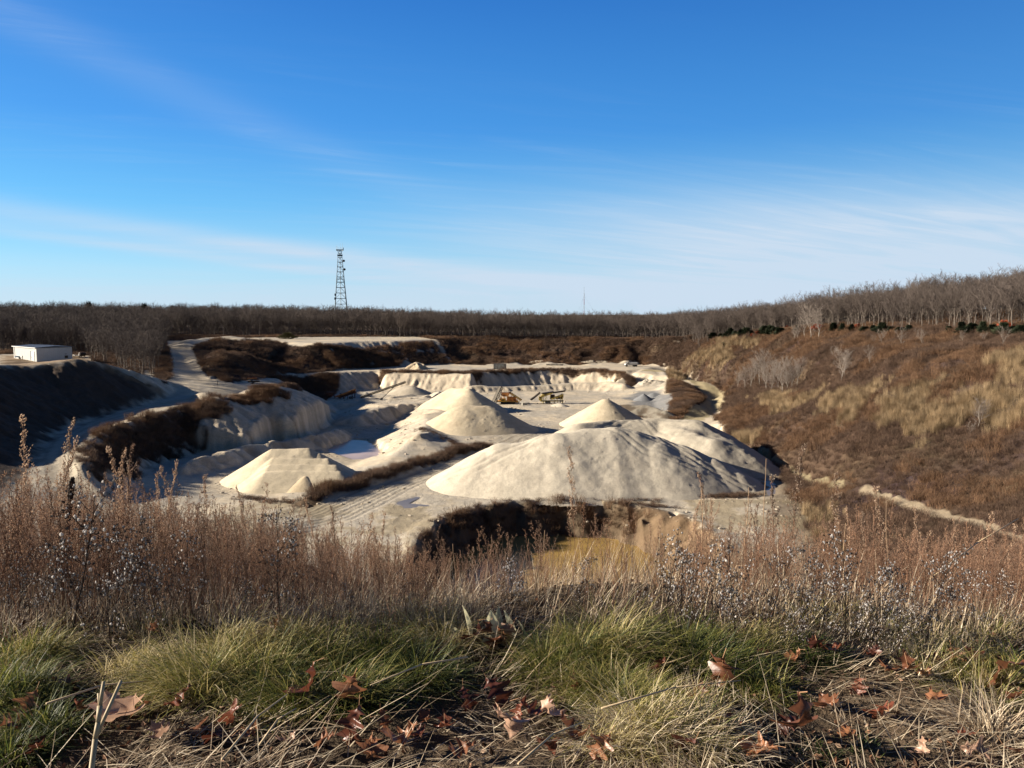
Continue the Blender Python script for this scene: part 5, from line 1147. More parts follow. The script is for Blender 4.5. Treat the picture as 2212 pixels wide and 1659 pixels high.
# ---- grass: every blade a bent strip
def blades(x, y, z, head, lean, length, width, curl=1.2, nseg=4):
    n = len(x); t = np.linspace(0, 1, nseg+1)[None, :]; L_ = length[:, None]; a0 = lean[:, None]; ang = a0+curl[:, None]*t if hasattr(curl, '__len__') else a0+curl*t
    ds = L_/nseg; rr = np.cumsum(np.concatenate([np.zeros((n, 1)), np.sin(ang[:, :-1])*ds], 1), 1); zz = np.cumsum(np.concatenate([np.zeros((n, 1)), np.cos(ang[:, :-1])*ds], 1), 1)
    cx, sx = np.cos(head)[:, None], np.sin(head)[:, None]; tw = RNG.uniform(-1.2, 1.2, n)[:, None]*t
    X_ = x[:, None]+cx*rr; Y_ = y[:, None]+sx*rr; Z_ = z[:, None]+zz
    wv = width[:, None]*(1-t**1.5*0.85)*0.5; nx = -np.sin(head[:, None]+tw); ny = np.cos(head[:, None]+tw)
    A = np.stack([X_-nx*wv, Y_-ny*wv, Z_], -1); B = np.stack([X_+nx*wv, Y_+ny*wv, Z_], -1)
    V = np.stack([A, B], 2).reshape(-1, 3); m = (nseg+1)*2; base = np.arange(n)[:, None]*m
    F = np.concatenate([base+np.array([[2*k, 2*k+1, 2*k+3, 2*k+2]]) for k in range(nseg)], 1).reshape(-1, 4)
    return V, F, m
def grass_object(name, mat, parts):
    VV, FF, AA, o = [], [], [], 0
    for V, F, m, var in parts: VV.append(V); FF.append(F+o); AA.append(np.repeat(var, m)); o += len(V)
    me = np_mesh(name, np.concatenate(VV), np.concatenate(FF), False, attrs={'var': np.concatenate(AA)})
    return tag(link(name, me, mat), kind='stuff')
GREEN = mat_veg('green_grass', [(0.022, 0.036, 0.014), (0.085, 0.115, 0.025), (0.23, 0.225, 0.055), (0.42, 0.34, 0.125), (0.62, 0.53, 0.33)], 0.55, 0.35, False, 'attr', 0.4)
STRAW = mat_veg('dead_grass', [(0.12, 0.08, 0.052), (0.28, 0.20, 0.13), (0.46, 0.36, 0.24), (0.70, 0.60, 0.44)], 0.6, 0.25, False, 'attr', 0.4)
def tussock(cx, cy, n, rad, ln, lo, hi, flop, bias=None, w_=0.0035):
    a = RNG.uniform(0, 6.283, n); r = rad*np.sqrt(RNG.random(n)); x = cx+np.cos(a)*r; y = cy+np.sin(a)*r*0.8
    head = a+RNG.normal(0, 0.7, n); 
    if bias is not None: head = np.where(RNG.random(n) < 0.55, bias+RNG.normal(0, 0.6, n), head)
    lean = np.clip(RNG.normal(0.35, 0.28, n)+r/rad*0.6, 0, 1.5); ln = ln*0.68; hm_ = 0.05*np.clip(1-(r/rad)**2, 0, 1)*(rad/0.2); V, F, m = blades(x, y, near_z(x, y)-0.02+hm_, head, lean, ln*RNG.uniform(0.4, 1.15, n), w_*RNG.uniform(0.5, 1.2, n), RNG.uniform(0.5, 1.7, n)*flop)
    return V, F, m, np.clip(RNG.uniform(lo, hi, n)+RNG.normal(0, 0.05, n)+0.06, 0, 1)
G_, S_ = [], []
# (column, row, blades, radius, length, colour low, colour high): the tussocks one can make out
for px, py, n, rd, ln, lo, hi in ((560,1440,1500,.24,.34,.15,.75),(430,1470,1500,.22,.34,.25,.85),(700,1410,1300,.22,.30,.1,.6),(820,1400,1300,.2,.30,.05,.5),(900,1450,1100,.18,.28,.0,.45),(760,1480,1100,.2,.26,.05,.6),(620,1500,900,.18,.24,.1,.6),
        (60,1400,1300,.22,.30,.1,.7),(30,1480,1200,.2,.28,.0,.5),(90,1560,900,.16,.22,.0,.45),(20,1620,800,.14,.2,.0,.4),(300,1420,700,.2,.24,.5,1.0),(1250,1400,1500,.22,.32,.1,.65),(1330,1385,1300,.22,.32,.2,.8),(1180,1430,900,.16,.26,.1,.6),
        (1480,1400,1500,.24,.30,.0,.5),(1560,1430,1200,.2,.28,.0,.5),(1350,1500,1600,.2,.24,.15,.65),(1290,1480,900,.16,.22,.2,.7),(1400,1560,1300,.2,.30,.3,.95),(1320,1600,900,.16,.26,.5,1.0),(1480,1580,900,.16,.26,.2,.9),(1750,1400,1000,.18,.18,.0,.3),
        (1640,1470,700,.18,.2,.1,.6),(2180,1430,900,.2,.24,.2,.8),(2080,1420,600,.18,.2,.2,.8),(960,1370,900,.2,.30,.4,1.0),(880,1340,900,.22,.32,.5,1.0),(640,1370,900,.22,.30,.5,1.0),(500,1390,900,.2,.28,.4,.95),(1620,1370,700,.2,.26,.3,.9),(1860,1600,260,.14,.1,.0,.3),(1760,1640,260,.14,.1,.0,.3)):
    x, y, z = ng(px, min(py+25, 1640)); G_.append(tussock(x, y, int(n*0.85), rd*0.72, ln*random.uniform(0.8, 1.1), lo, hi, 1.15, bias=random.choice([None, None, -0.4, 3.4, 4.6])))
for _ in range(16):                                   # smaller tufts along the whole brow
    x = RNG.uniform(-2.4, 2.4); y = RNG.uniform(2.4, 3.3)
    if abs(x) > y*0.72: continue
    G_.append(tussock(x, y, 320, .14, RNG.uniform(.12, .24), .25, 1.0, 1.0, w_=0.003))
grass_object('green_grass', GREEN, G_)
def carpet(n, x0, x1, y0, y1, ln, lo, hi, leanm, w_, curl, den=None):
    x = RNG.uniform(x0, x1, n); y = RNG.uniform(y0, y1, n); m = np.abs(x) < y*0.75+0.3
    if den is not None: m &= RNG.random(n) < den(x, y)
    x, y = x[m], y[m]; n = len(x); dirn = 4.5*fbm(x*1.4, y*1.4, 2, 77)
    V, F, mm = blades(x, y, near_z(x, y)+RNG.uniform(-0.01, 0.03, n), dirn+RNG.normal(0, 0.8, n), np.clip(RNG.normal(leanm, 0.25, n), 0, 1.6), ln*RNG.uniform(0.3, 1.2, n), w_*RNG.uniform(0.5, 1.4, n), RNG.uniform(-0.2, 0.6, n)*curl)
    return V, F, mm, np.clip(RNG.uniform(lo, hi, n), 0, 1)
S_.append(carpet(30000, -3, 3, 1.4, 3.2, .13, .0, 1.0, 1.48, .0026, .5, lambda x, y: np.clip(0.55+2.0*fbm(x*2.2, y*2.2, 3, 78), 0.02, 1)))
S_.append(carpet(5000, -3, 3, 1.4, 3.0, .26, .3, 1.0, 1.42, .003, .5, lambda x, y: np.clip(0.5+1.6*fbm(x*1.7, y*1.7, 3, 79), 0, 1)))
S_.append(carpet(7000, -4, 4, 2.5, 3.5, .15, .2, 1.0, .95, .0026, 1.2, lambda x, y: np.clip(0.55+1.6*fbm(x*1.5, y*1.5, 3, 80), 0.1, 1)))
S_.append(carpet(6000, -3, 3, 2.85, 3.9, .24, .1, .9, .45, .0028, .9))
S_.append(carpet(9000, -9, 9, 3.3, 9, .15, .0, .5, .8, .003, .9))
for px, py, n, rd, ln in ((1400,1600,700,.16,.28),(1520,1620,450,.14,.26),(2150,1580,350,.12,.3),(980,1330,500,.2,.34),(760,1350,600,.22,.32)):
    x, y, z = ng(px, py+15 if py < 1630 else py); S_.append(tussock(x, y, n, rd, ln, .3, 1.0, 1.2, w_=0.0032))
grass_object('dead_grass', STRAW, S_)

# ---- crumbled leaves and bark lying between the blades
def litter():
    n = 9000; x = RNG.uniform(-2.6, 2.6, n); y = RNG.uniform(1.4, 3.6, n); m = (np.abs(x) < y*0.75+0.2) & (RNG.random(n) < np.clip(0.5+1.8*fbm(x*2, y*2, 3, 95), 0.08, 1)); x, y = x[m], y[m]
    P = np.stack([x, y, near_z(x, y)+RNG.uniform(0.0, 0.03, len(x))], -1); v, f = bits(P, 0.011, 9, 0.6); me = np_mesh('leaf_litter', v, f)
    me.materials.append(mat_veg('crumbled_leaves', [(0.05, 0.030, 0.02), (0.11, 0.06, 0.035), (0.20, 0.10, 0.055), (0.32, 0.22, 0.15)], 0.7, 0.1, False)); tag(link('leaf_litter', me), kind='stuff')
# ---- dry weeds: stems with side branches full of tiny dried flower heads
WSTEM = mat_veg('weed_stem', [(0.09, 0.045, 0.028), (0.18, 0.095, 0.058), (0.30, 0.175, 0.11)], 0.7, 0.1); WSEED = mat_veg('weed_seed_heads', [(0.22, 0.14, 0.095), (0.36, 0.24, 0.165), (0.50, 0.36, 0.255)], 0.9, 0.3)
DSTEM = mat_veg('dark_stem', [(0.045, 0.03, 0.022), (0.08, 0.052, 0.038)], 0.8, 0.05); FLUFF = mat_veg('seed_fluff', [(0.34, 0.32, 0.31), (0.52, 0.50, 0.48), (0.72, 0.70, 0.68)], 0.95, 0.35); CALYX = mat_veg('dark_calyx', [(0.05, 0.042, 0.038), (0.10, 0.085, 0.075)], 0.9, 0.1)
def bits(P, size, seed, flat=0.6):
    """small random diamond faces, two crossed quads at each place"""
    R = np.random.default_rng(seed); n = len(P); P = np.asarray(P); s = size*R.uniform(0.6, 1.4, (n, 1)); V = []
    a = R.normal(size=(n, 3)); a /= np.linalg.norm(a, axis=1)[:, None]; b = np.cross(a, R.normal(size=(n, 3))); b /= np.linalg.norm(b, axis=1)[:, None]; c = np.cross(a, b)
    V = np.stack([P+a*s, P+b*s*flat, P-a*s, P-b*s*flat, P+a*s, P+c*s*flat, P-a*s, P-c*s*flat], 1).reshape(-1, 3); k = np.arange(n)[:, None]*8
    return V, np.concatenate([k+np.array([[0, 1, 2, 3]]), k+np.array([[4, 5, 6, 7]])], 1).reshape(-1, 4)
litter()
def puffs(P, size, seed):
    R = np.random.default_rng(seed); n = len(P); P = np.asarray(P); th = R.uniform(0, 6.28, n); VV, FF = [], []
    r = size*R.uniform(0.6, 1.3, n); k = 6; sq = R.uniform(0.5, 1.1, n); V = [P+np.stack([0*r, 0*r, r*1.4], -1)]
    for zf, rf in ((0.6, 0.85), (-0.45, 0.9)):
        for i in range(k): t = th+6.283*i/k; jr = R.uniform(0.6, 1.3, n); V.append(P+np.stack([np.cos(t)*r*rf*jr, np.sin(t)*r*rf*jr*sq, r*zf*jr], -1))
    V.append(P-np.stack([0*r, 0*r, r*1.1], -1)); V = np.stack(V, 1); m = 2*k+2; F = []
    for i in range(k): j = (i+1) % k; F += [[0, 1+i, 1+j, 0], [1+i, 1+k+i, 1+k+j, 1+j], [1+k+i, 2*k+1, 1+k+j, 1+k+i]]
    tri = [[0, 1+i, 1+(i+1) % k] for i in range(k)]+[[1+k+i, 2*k+1, 1+k+(i+1) % k] for i in range(k)]; tri += [t for i in range(k) for t in ([1+i, 1+k+i, 1+k+(i+1) % k], [1+i, 1+k+(i+1) % k, 1+(i+1) % k])]
    b = np.arange(n)[:, None, None]*m; return V.reshape(-1, 3), (b+np.array(tri)[None]).reshape(-1, 3)
def weed(seed, H=1.1, nb=22, bl_=0.16, r=0.0034, start=0.35, per=10, seed_s=0.004, up=1.1, bend=0.10, taper=True):
    R = random.Random(seed); T = Tri(); S = []; p = [0, 0, -0.05]; d = [R.uniform(-bend, bend), R.uniform(-bend, bend), 1]; n = 9; path = [p]
    for i in range(n):
        d = unit([d[0]+R.uniform(-bend, bend)*0.6, d[1]+R.uniform(-bend, bend)*0.6, d[2]]); q = [p[k]+d[k]*H/n for k in range(3)]; T.seg(p, q, r*(1-0.075*i), r*(1-0.075*(i+1))); p = q; path.append(p)
    for i in range(nb):
        u = start+(1-start)*(i+R.random())/nb; k = min(n-1, int(u*n)); f = u*n-k; b = [path[k][j]*(1-f)+path[k+1][j]*f for j in range(3)]; a = R.uniform(0, 6.283)
        l = bl_*(1.25-u if taper else 0.6)*R.uniform(0.6, 1.3)*2; e = unit([math.cos(a), math.sin(a), up*R.uniform(0.5, 1.3)]); m_ = [b[j]+e[j]*l*0.5 for j in range(3)]; e2 = unit([e[0]*0.7, e[1]*0.7, e[2]+0.35]); q = [m_[j]+e2[j]*l*0.5 for j in range(3)]
        T.seg(b, m_, r*0.45, r*0.33); T.seg(m_, q, r*0.33, r*0.2)
        for _ in range(per):
            v = R.uniform(0.25, 1.05); c = [m_[j]+(q[j]-m_[j])*(v*2-1) if v > 0.5 else b[j]+(m_[j]-b[j])*v*2 for j in range(3)]; S.append([c[j]+R.uniform(-.009, .009) for j in range(3)])
    for _ in range(int(per*2.5)): v = R.random(); k = n-1-int(v*2.5); S.append([path[k][j]+R.uniform(-.008, .008) for j in range(3)])
    return T, S, path
def weed_meshes(seed, **kw):
    T, S, _ = weed(seed, **kw); st = T.arrays(3); sd = bits(S, kw.get('seed_s', 0.004), seed); return st, sd
def merged(name, st, sd, m1, m2):
    v, f = joinarr([st, sd]); me = np_mesh(name, v, f); me.materials.append(m1); me.materials.append(m2); mi = np.zeros(len(f), np.int32); mi[len(st[1]):] = 1; me.polygons.foreach_set('material_index', mi); return me
WP = [merged('dry_weed', *weed_meshes(300+i, H=0.95+0.07*(i % 4), nb=26, bl_=0.085, per=11, start=0.38, seed_s=0.0042), WSTEM, WSEED) for i in range(6)]
WPb = [merged('dry_weed', *weed_meshes(330+i, H=0.9, nb=12, bl_=0.07, per=5, start=0.5, seed_s=0.004), WSTEM, WSEED) for i in range(3)]
def thicket():
    n = 7000; y = 2.9+15.0*RNG.random(n)**1.6; x = RNG.uniform(-0.78, 0.78, n)*(y+1.0); den = np.clip(0.9+1.5*fbm(x*0.8, y*0.8, 3, 91), 0.12, 1)
    cpx = W2+x/y*FPX; gap = np.exp(-((cpx-1240)/260)**2)*0.45; m = (RNG.random(n) < den*(1-gap)) & (y > near_edge(x)); x, y = x[m], y[m]
    cpx = W2+x/y*FPX; s = np.where(cpx < 900, 1.02, np.where(cpx > 1500, 0.98, 0.80))*RNG.uniform(0.6, 1.12, len(x)); far_ = np.clip((y-5)/8, 0, 1)
    zb = near_z(x, y); row = np.interp(cpx, [0, 100, 250, 400, 600, 800, 1000, 1250, 1400, 1500, 1700, 2000, 2212], [1020, 1020, 1045, 1075, 1115, 1155, 1185, 1212, 1185, 1130, 1110, 1120, 1140])
    row = row+RNG.exponential(36, len(x))-np.where(RNG.random(len(x)) < 0.08, RNG.uniform(0, 75, len(x)), 0); b_ = (H2-row)/FPX
    za = y*(b_*math.cos(PITCH)-math.sin(PITCH))/(b_*math.sin(PITCH)+math.cos(PITCH)); s = np.minimum(s, np.maximum(0.22, (za-zb)/1.02))
    scatter('weed_thicket', WP+WPb, x, y, near_z(x, y), s, RNG.uniform(0, 6.28, len(x)), tilt=(RNG.normal(0, 0.10, len(x)), RNG.normal(0, 0.10, len(x))))
def near_edge(x): return 2.98+0.12*np.sin(x*1.7)+0.10*np.sin(x*4.1+1)
thicket()
def front_fringe():                                    # shorter weeds right on the brow
    n = 420; x = RNG.uniform(-2.6, 2.7, n); y = near_edge(x)+RNG.uniform(-0.08, 0.75, n)
    scatter('brow_weeds', WP+WPb, x, y, near_z(x, y), RNG.uniform(0.22, 0.42, n), RNG.uniform(0, 6.28, n), tilt=(RNG.normal(0, 0.14, n), RNG.normal(0, 0.14, n)))
front_fringe()
def top_scale(px, py_top, y, H):                     # size so that the tip shows at the given row
    d = ray(px, py_top); x = d[0]/d[1]*y; z = d[2]/d[1]*y; zb = float(near_z(x, y)); return x, zb, (z-zb)/H
TALL = [weed_meshes(400+i, H=1.0, nb=30, bl_=0.075, per=16, start=0.45, seed_s=0.0050, up=1.8, r=0.0032) for i in range(4)]
TALLM = [(np_mesh('stem', *a), np_mesh('seed_heads', *b)) for a, b in TALL]
PALES = mat_veg('pale_seed_heads', [(0.30, 0.21, 0.14), (0.45, 0.33, 0.24), (0.60, 0.48, 0.36)], 0.9, 0.35)
for a, b in TALLM: a.materials.append(WSTEM); b.materials.append(PALES)
def tall(px, pyt, y, i, label, group=None, tilt=(0, 0)):
    x, zb, s = top_scale(px, pyt, y, 1.0); s = max(0.3, min(2.4, s)); t = empty('dry_weed', (x, y, zb), i*1.9); w__ = 0.75*min(s, 1.3); t.scale = (w__, w__, s); t.rotation_euler[0] = tilt[0]; t.rotation_euler[1] = tilt[1]
    tag(t, label, 'weed', group); a, b = TALLM[i % 4]; link('stem', a, None, t); link('seed_heads', b, None, t)
gl = 'tall dry weed stalks standing above the thicket'
for k, (px, pyt, y) in enumerate(((235,955,5.2),(262,985,5.6),(300,940,5.0),(330,980,6.2),(350,1010,6.0),(410,985,7.0),(462,1010,6.4),(520,1060,6.8),(545,1040,6.0),(560,1090,7.2),(612,1090,5.6),(690,1065,7.5),(730,1075,6.6),(775,1090,7.2),(800,1100,6.4),(835,1110,6.0),
        (1480,1060,4.6),(1530,1070,4.8),(1560,1010,5.0),(1600,1100,4.6),(1640,1080,5.2),(1660,1090,5.4),(1700,1010,5.0),(1810,1100,5.2),(1850,1090,6.2),(1885,1095,5.6),(1960,1120,5.6),(2010,1090,6.0),(2060,1110,5.8),(2130,1090,6.2),(2170,1120,5.6),(900,1190,5.2),(960,1180,4.8),(1010,1170,4.6),(1400,1130,4.6),(1350,1180,4.8),(130,1000,6.0),(170,1010,5.8),(60,1030,6.4))):
    tall(px, pyt, y, k, 'tall thin dry weed stalk with small seed heads rising above the brown thicket', gl, (random.uniform(-.06, .06), random.uniform(-.10, .10)))
tall(95, 885, 3.9, 0, 'tallest thick-plumed weed at the left, its tip right of the leaning one', None, (0, 0.06)); tall(12, 880, 3.9, 2, 'leaning plumed weed at the left edge of the picture', None, (0, -0.18)); tall(45, 900, 4.1, 3, 'plumed weed between the two tall ones at the left edge', None, (0, 0.22))
tall(1248, 955, 3.75, 1, 'single tall dark weed stalk standing before the largest sand pile', None, (0, 0.03)); tall(1950, 1020, 4.4, 2, 'tall weed with pale curled tip leaning right over the scrubby bank', None, (0, 0.1))
tall(1705, 945, 4.4, 0, 'tall pale-tipped weed in front of the wet track on the right', None, (0, 0.02)); tall(1795, 1000, 4.3, 1, 'pale-tipped weed leaning left beside the wet track', None, (0, -0.16))
# bare thin stalks
BST = Tri()
for i in range(8): BST.seg([0.006*math.sin(i), 0.004*math.cos(i*2), i/8-0.03], [0.006*math.sin(i+1), 0.004*math.cos(i*2+2), (i+1)/8-0.03], 0.0034*(1-i*0.07), 0.0034*(1-(i+1)*0.07))
BSM = np_mesh('bare_stalk', *BST.arrays(5)); BSM.materials.append(mat_veg('tan_stalk', [(0.24, 0.16, 0.10), (0.36, 0.26, 0.17)], 0.7, 0.05, ramp_by='object'))
for k, (px, pyt, y, tl) in enumerate(((1060,1150,3.9,0.0),(1138,1160,4.0,0.02),(1175,1140,4.0,-0.02),(985,1170,3.9,0.03),(1520,1050,4.1,0.02),(1610,1040,4.0,0.05),(1660,980,4.0,-0.02),(1830,1120,4.0,-0.05),(1930,1080,4.0,0.08),(480,1080,4.3,0.03),(720,1130,4.2,-0.02),(860,1150,4.2,0.05),(1790,1180,3.6,0.35),(1880,1200,3.7,0.5))):
    x, zb, s = top_scale(px, pyt, y, 1.0); s = max(0.35, s); o = link('bare_stalk', BSM, None, None, (x, y, zb), k); o.scale = (1, 1, s); o.rotation_euler[1] = tl; tag(o, 'thin leafless straight stalk standing at the front of the thicket', 'stalk', 'bare stalks at the front of the thicket')

# ---- fluffy-seeded asters: dark branching stems set with white tufts
def aster(seed, H=0.8, nb=14, bl_=0.26, per=7, start=0.3, crook=0.12):
    R = random.Random(seed); T, S, path = weed(seed, H=H, nb=0, per=0, r=0.0045, bend=crook); P = []; n = len(path)-1
    for i in range(nb):
        u = start+(1-start)*(i+R.random())/nb; k = min(n-1, int(u*n)); b = path[k]; a = R.uniform(0, 6.283); l = bl_*(1.2-0.7*u)*R.uniform(0.5, 1.2); e = unit([math.cos(a), math.sin(a), R.uniform(0.3, 1.2)])
        for s_ in range(3):
            q = [b[j]+e[j]*l/3 for j in range(3)]; T.seg(b, q, 0.0022-0.0005*s_, 0.0018-0.0005*s_); b = q; e = unit([e[0]+R.uniform(-.4, .4), e[1]+R.uniform(-.4, .4), e[2]+R.uniform(-.2, .4)])
            for _ in range(per if s_ else per//3):
                o_ = [R.gauss(0, .022) for _ in range(3)]; c = [q[j]+o_[j] for j in range(3)]; T.seg(q, c, 0.0009, 0.0007); P.append(c)
    R2 = np.random.default_rng(seed); P = np.array(P); m = R2.random(len(P)) < 0.6
    return T.arrays(3), puffs(P[m], 0.0062, seed), bits(P, 0.0075, seed+1, 0.7)
AM = []
for i in range(6):
    a, b, c = aster(500+i, H=0.75+0.05*(i % 3), nb=13+i % 4, crook=0.10+0.03*(i % 3)); q = []
    for nm, g_, mt in (('stem', a, DSTEM), ('seed_tufts', b, FLUFF), ('dried_flowers', c, CALYX)): me = np_mesh(nm, *g_); me.materials.append(mt); q.append((nm, me))
    AM.append(q)
def put_aster(px, pyt, pyb, i, label=None, tilt=0.0, sc=None):
    x, y, z = ng(px, pyb); xx, zb, s = top_scale(px, pyt, y, 0.78); s = sc or max(0.25, min(1.6, s)); t = empty('fluffy_weed', (x, y, z), i*2.1); t.scale = (s, s, s); t.rotation_euler[1] = tilt
    tag(t, label or 'dark dry weed covered with white fluffy seed tufts in front of the brown thicket', 'weed', None if label else 'dark weeds with white seed tufts'); 
    for nm, me in AM[i % 6]: link(nm, me, None, t)
put_aster(150, 1210, 1395, 0, 'bushy low weed thick with white tufts at the lower left', 0.1, 0.85); put_aster(245, 1130, 1420, 1, 'dark crooked weed stem with white tufts, left of the green tussock', -0.25); put_aster(355, 1120, 1400, 2, 'white-tufted weed leaning right, second from the crooked one', 0.12)
put_aster(1110, 1180, 1350, 3, 'small white-tufted weed standing over the pale woolly rosette', 0.0)
for k, (px, pt, pb, tl) in enumerate(((30,1180,1370,0.1),(90,1230,1400,-0.1),(190,1160,1370,0.2),(300,1180,1360,0.05),(420,1140,1370,0.0),(480,1210,1350,-0.1),(520,1240,1360,.1),(610,1090,1370,0.02),(690,1220,1340,0.1),(760,1240,1350,-.1),(880,1230,1340,.05),(1240,1200,1340,0),(1430,1140,1370,.05),(1470,1170,1390,-.05),(1500,1200,1370,.1),(1540,1170,1400,0),(1590,1160,1410,.05),(1650,1180,1400,-.1),(1720,1190,1400,.12),(1780,1200,1420,0),(1830,1160,1420,-.08),(1880,1190,1420,.1),(1940,1210,1430,0),(1990,1180,1420,.06),(2050,1200,1400,-.1),(2110,1220,1390,.1),(2180,1240,1380,0),(1700,1290,1420,.2),(1860,1290,1430,-.2),(1930,1300,1440,.1),(1560,1260,1400,.1))):
    put_aster(px, pt, pb, k, tilt=tl)
# ---- mullein spike and woolly rosette
def mullein():
    x, zb, s = top_scale(183, 1028, 3.9, 1.0); t = empty('mullein_stalk', (x-0.18, 3.9, zb), 0); t.rotation_euler[1] = 0.16
    tag(t, 'black dried mullein spike on a crooked pale stalk among the weeds at left', 'weed'); H = s
    m = Tri(); P = [[0, 0, -0.05], [0.012, 0, H*0.25], [0.02, 0.005, H*0.5], [0.0, 0, H*0.72], [0, 0, H]]
    for a, b in zip(P[:-1], P[1:]): m.seg(a, b, 0.006, 0.0055)
    me = np_mesh('stem', *m.arrays(6)); me.materials.append(WSTEM); link('stem', me, None, t)
    R = random.Random(5); pts = []
    for i in range(420): u = R.uniform(0.70, 1.0); a = R.uniform(0, 6.28); rr = 0.0105*(1 if u < 0.97 else 0.6); pts.append([math.cos(a)*rr, math.sin(a)*rr, H*u])
    v, f = puffs(pts, 0.0048, 5); me = np_mesh('seed_spike', v, f); me.materials.append(DSTEM); link('seed_spike', me, None, t)
mullein()
def leaf_strip(L_, W_, curve, fold, nseg=10, tip=1.0, base_w=0.35):
    V, F = [], []
    for i in range(nseg+1):
        u = i/nseg; w_ = W_*0.5*(base_w+(1-base_w)*math.sin(min(1, u*1.6)*math.pi/2))*max(0.02, (1-u**2.4))**tip; z = L_*math.sin(curve*u)/max(curve, .01); r = L_*(1-math.cos(curve*u))/max(curve, .01)
        for s in (-1, -0.5, 0, 0.5, 1): V.append((s*w_, r+abs(s)*w_*-fold, z))
    for i in range(nseg):
        for k in range(4): a = i*5+k; F.append((a, a+1, a+6, a+5))
    return np.array(V), np.array(F)
WOOL = mat_veg('woolly_pale_leaf', [(0.56, 0.56, 0.36), (0.64, 0.62, 0.42)], 0.9, 0.3)
def rosette():
    x, y, z = ng(1060, 1395); t = empty('woolly_rosette', (x, y, z)); tag(t, 'pale green woolly rosette of upright pointed leaves holding brown oak leaves', 'plant')
    for k, (dx, dy, L_, W_, cv, rz, ry) in enumerate(((-0.075, 0.0, .17, .045, 0.3, 1.2, -0.15), (0.01, -0.02, .155, .075, 0.25, 3.1, 0.05), (-0.015, -0.05, .09, .05, 0.9, 3.3, -0.1), (0.085, 0.01, .135, .065, .3, 2.2, 0.25), (0.13, 0.03, .10, .045, .6, 1.8, 0.5), (-0.10, 0.02, .10, .04, .9, 0.2, -0.7), (-0.2, 0.0, .11, .045, 1.2, 1.4, -0.9), (0.02, 0.05, .13, .05, .3, 0.2, 0.1))):
        v, f = leaf_strip(L_, W_, cv, 0.35); me = np_mesh('leaf', v, f, True); me.materials.append(WOOL); o = link('leaf', me, None, t, (dx, dy, 0.0), rz); o.rotation_euler[1] = ry
rosette()
# ---- fallen oak leaves
def oak_leaf(seed):
    R = random.Random(seed); L_ = 0.13; out = []; n = 7
    prof = [(0.0, 0.006), (0.10, 0.012), (0.16, 0.055), (0.22, 0.022), (0.34, 0.030), (0.44, 0.085), (0.50, 0.075), (0.53, 0.028), (0.60, 0.030), (0.72, 0.078), (0.76, 0.060), (0.78, 0.026), (0.86, 0.040), (0.90, 0.022), (1.0, 0.003)]
    nu, nv = 44, 9; V, F = [], []; c1, c2, tw = R.uniform(-1.6, 2.2), R.uniform(2.0, 9.0), R.uniform(-1.0, 1.0)
    for i in range(nu+1):
        u = i/nu; 
        for k in range(nv):
            s = (k-(nv-1)/2)/((nv-1)/2); sh = u-0.10*abs(s)*(1 if 0.3 < u < 0.95 else 0.3); wd = np.interp(u, [p[0] for p in prof], [p[1] for p in prof])*(0.62 if R.random() < .0 else 0.68)
            xx = s*wd; yy = L_*(u+0.14*abs(s)*(wd/0.06)*0.6); zz = c2*xx*xx*(1 if s > 0 else 0.7)+c1*0.12*(u-0.4)**2*0.9+tw*xx*(u-.5)*0.7+0.004*math.sin(u*23+s*2)+0.012*abs(s)*math.sin(u*9+seed)
            V.append((xx, yy-L_/2, zz))
    for i in range(nu):
        for k in range(nv-1): a = i*nv+k; F.append((a, a+1, a+nv+1, a+nv))
    T = Tri(); T.seg([0, -L_/2-0.028, 0.006], [0, -L_/2, V[nv//2][2]], 0.0012, 0.001); T.seg([0, -L_/2, V[nv//2][2]], [0, 0, V[(nu//2)*nv+nv//2][2]+0.0008], 0.001, 0.0006)
    return (np.array(V), np.array(F)), T.arrays(4)
def mat_leaf(name, a, b):
    m = mat_veg(name, [a, b], 0.42, 0.30, True, 'object', 0.5); nt = m.node_tree
    tc = nn(nt, 'ShaderNodeTexCoord'); t = nn(nt, 'ShaderNodeTexNoise'); t.inputs['Scale'].default_value = 60; nt.links.new(tc.outputs['Object'], t.inputs['Vector']); bp = nn(nt, 'ShaderNodeBump'); bp.inputs['Strength'].default_value = 0.5; bp.inputs['Distance'].default_value = 0.002
    nt.links.new(t.outputs['Fac'], bp.inputs['Height']); [nt.links.new(bp.outputs[0], n.inputs['Normal']) for n in nt.nodes if n.type == 'BSDF_PRINCIPLED']; return m
LM = [mat_leaf('russet_leaf', (0.19, 0.075, 0.036), (0.28, 0.13, 0.065)), mat_leaf('pale_leaf', (0.40, 0.25, 0.17), (0.47, 0.31, 0.22)), mat_leaf('dark_leaf', (0.095, 0.030, 0.018), (0.15, 0.05, 0.028))]
VEIN = mat_simple('leaf_vein', (0.35, 0.2, 0.11), 0.7)
LP = []
for i in range(6):
    (v, f), sv = oak_leaf(i); me = np_mesh('blade', v, f, True); mv = np_mesh('stalk', *sv); mv.materials.append(VEIN); LP.append((me, mv))
LPM = {}
def put_leaf(px, py, s, rz, rx, ry, m, i, label, group=None, lift=0.03):
    x, y, z = ng(px, min(py, 1655)); lift = lift*0.8; t = empty('oak_leaf', (x, y, z+lift+0.035*s*abs(math.sin(rx))), rz); t.rotation_euler = (rx, ry, rz); t.scale = (s, s, s); tag(t, label, 'leaf', group)
    if (i, m) not in LPM: q = LP[i][0].copy(); q.materials.clear(); q.materials.append(LM[m]); LPM[(i, m)] = q
    link('blade', LPM[(i, m)], None, t); link('stalk', LP[i][1], None, t)
GLF = 'scattered fallen oak leaves in the dead grass'
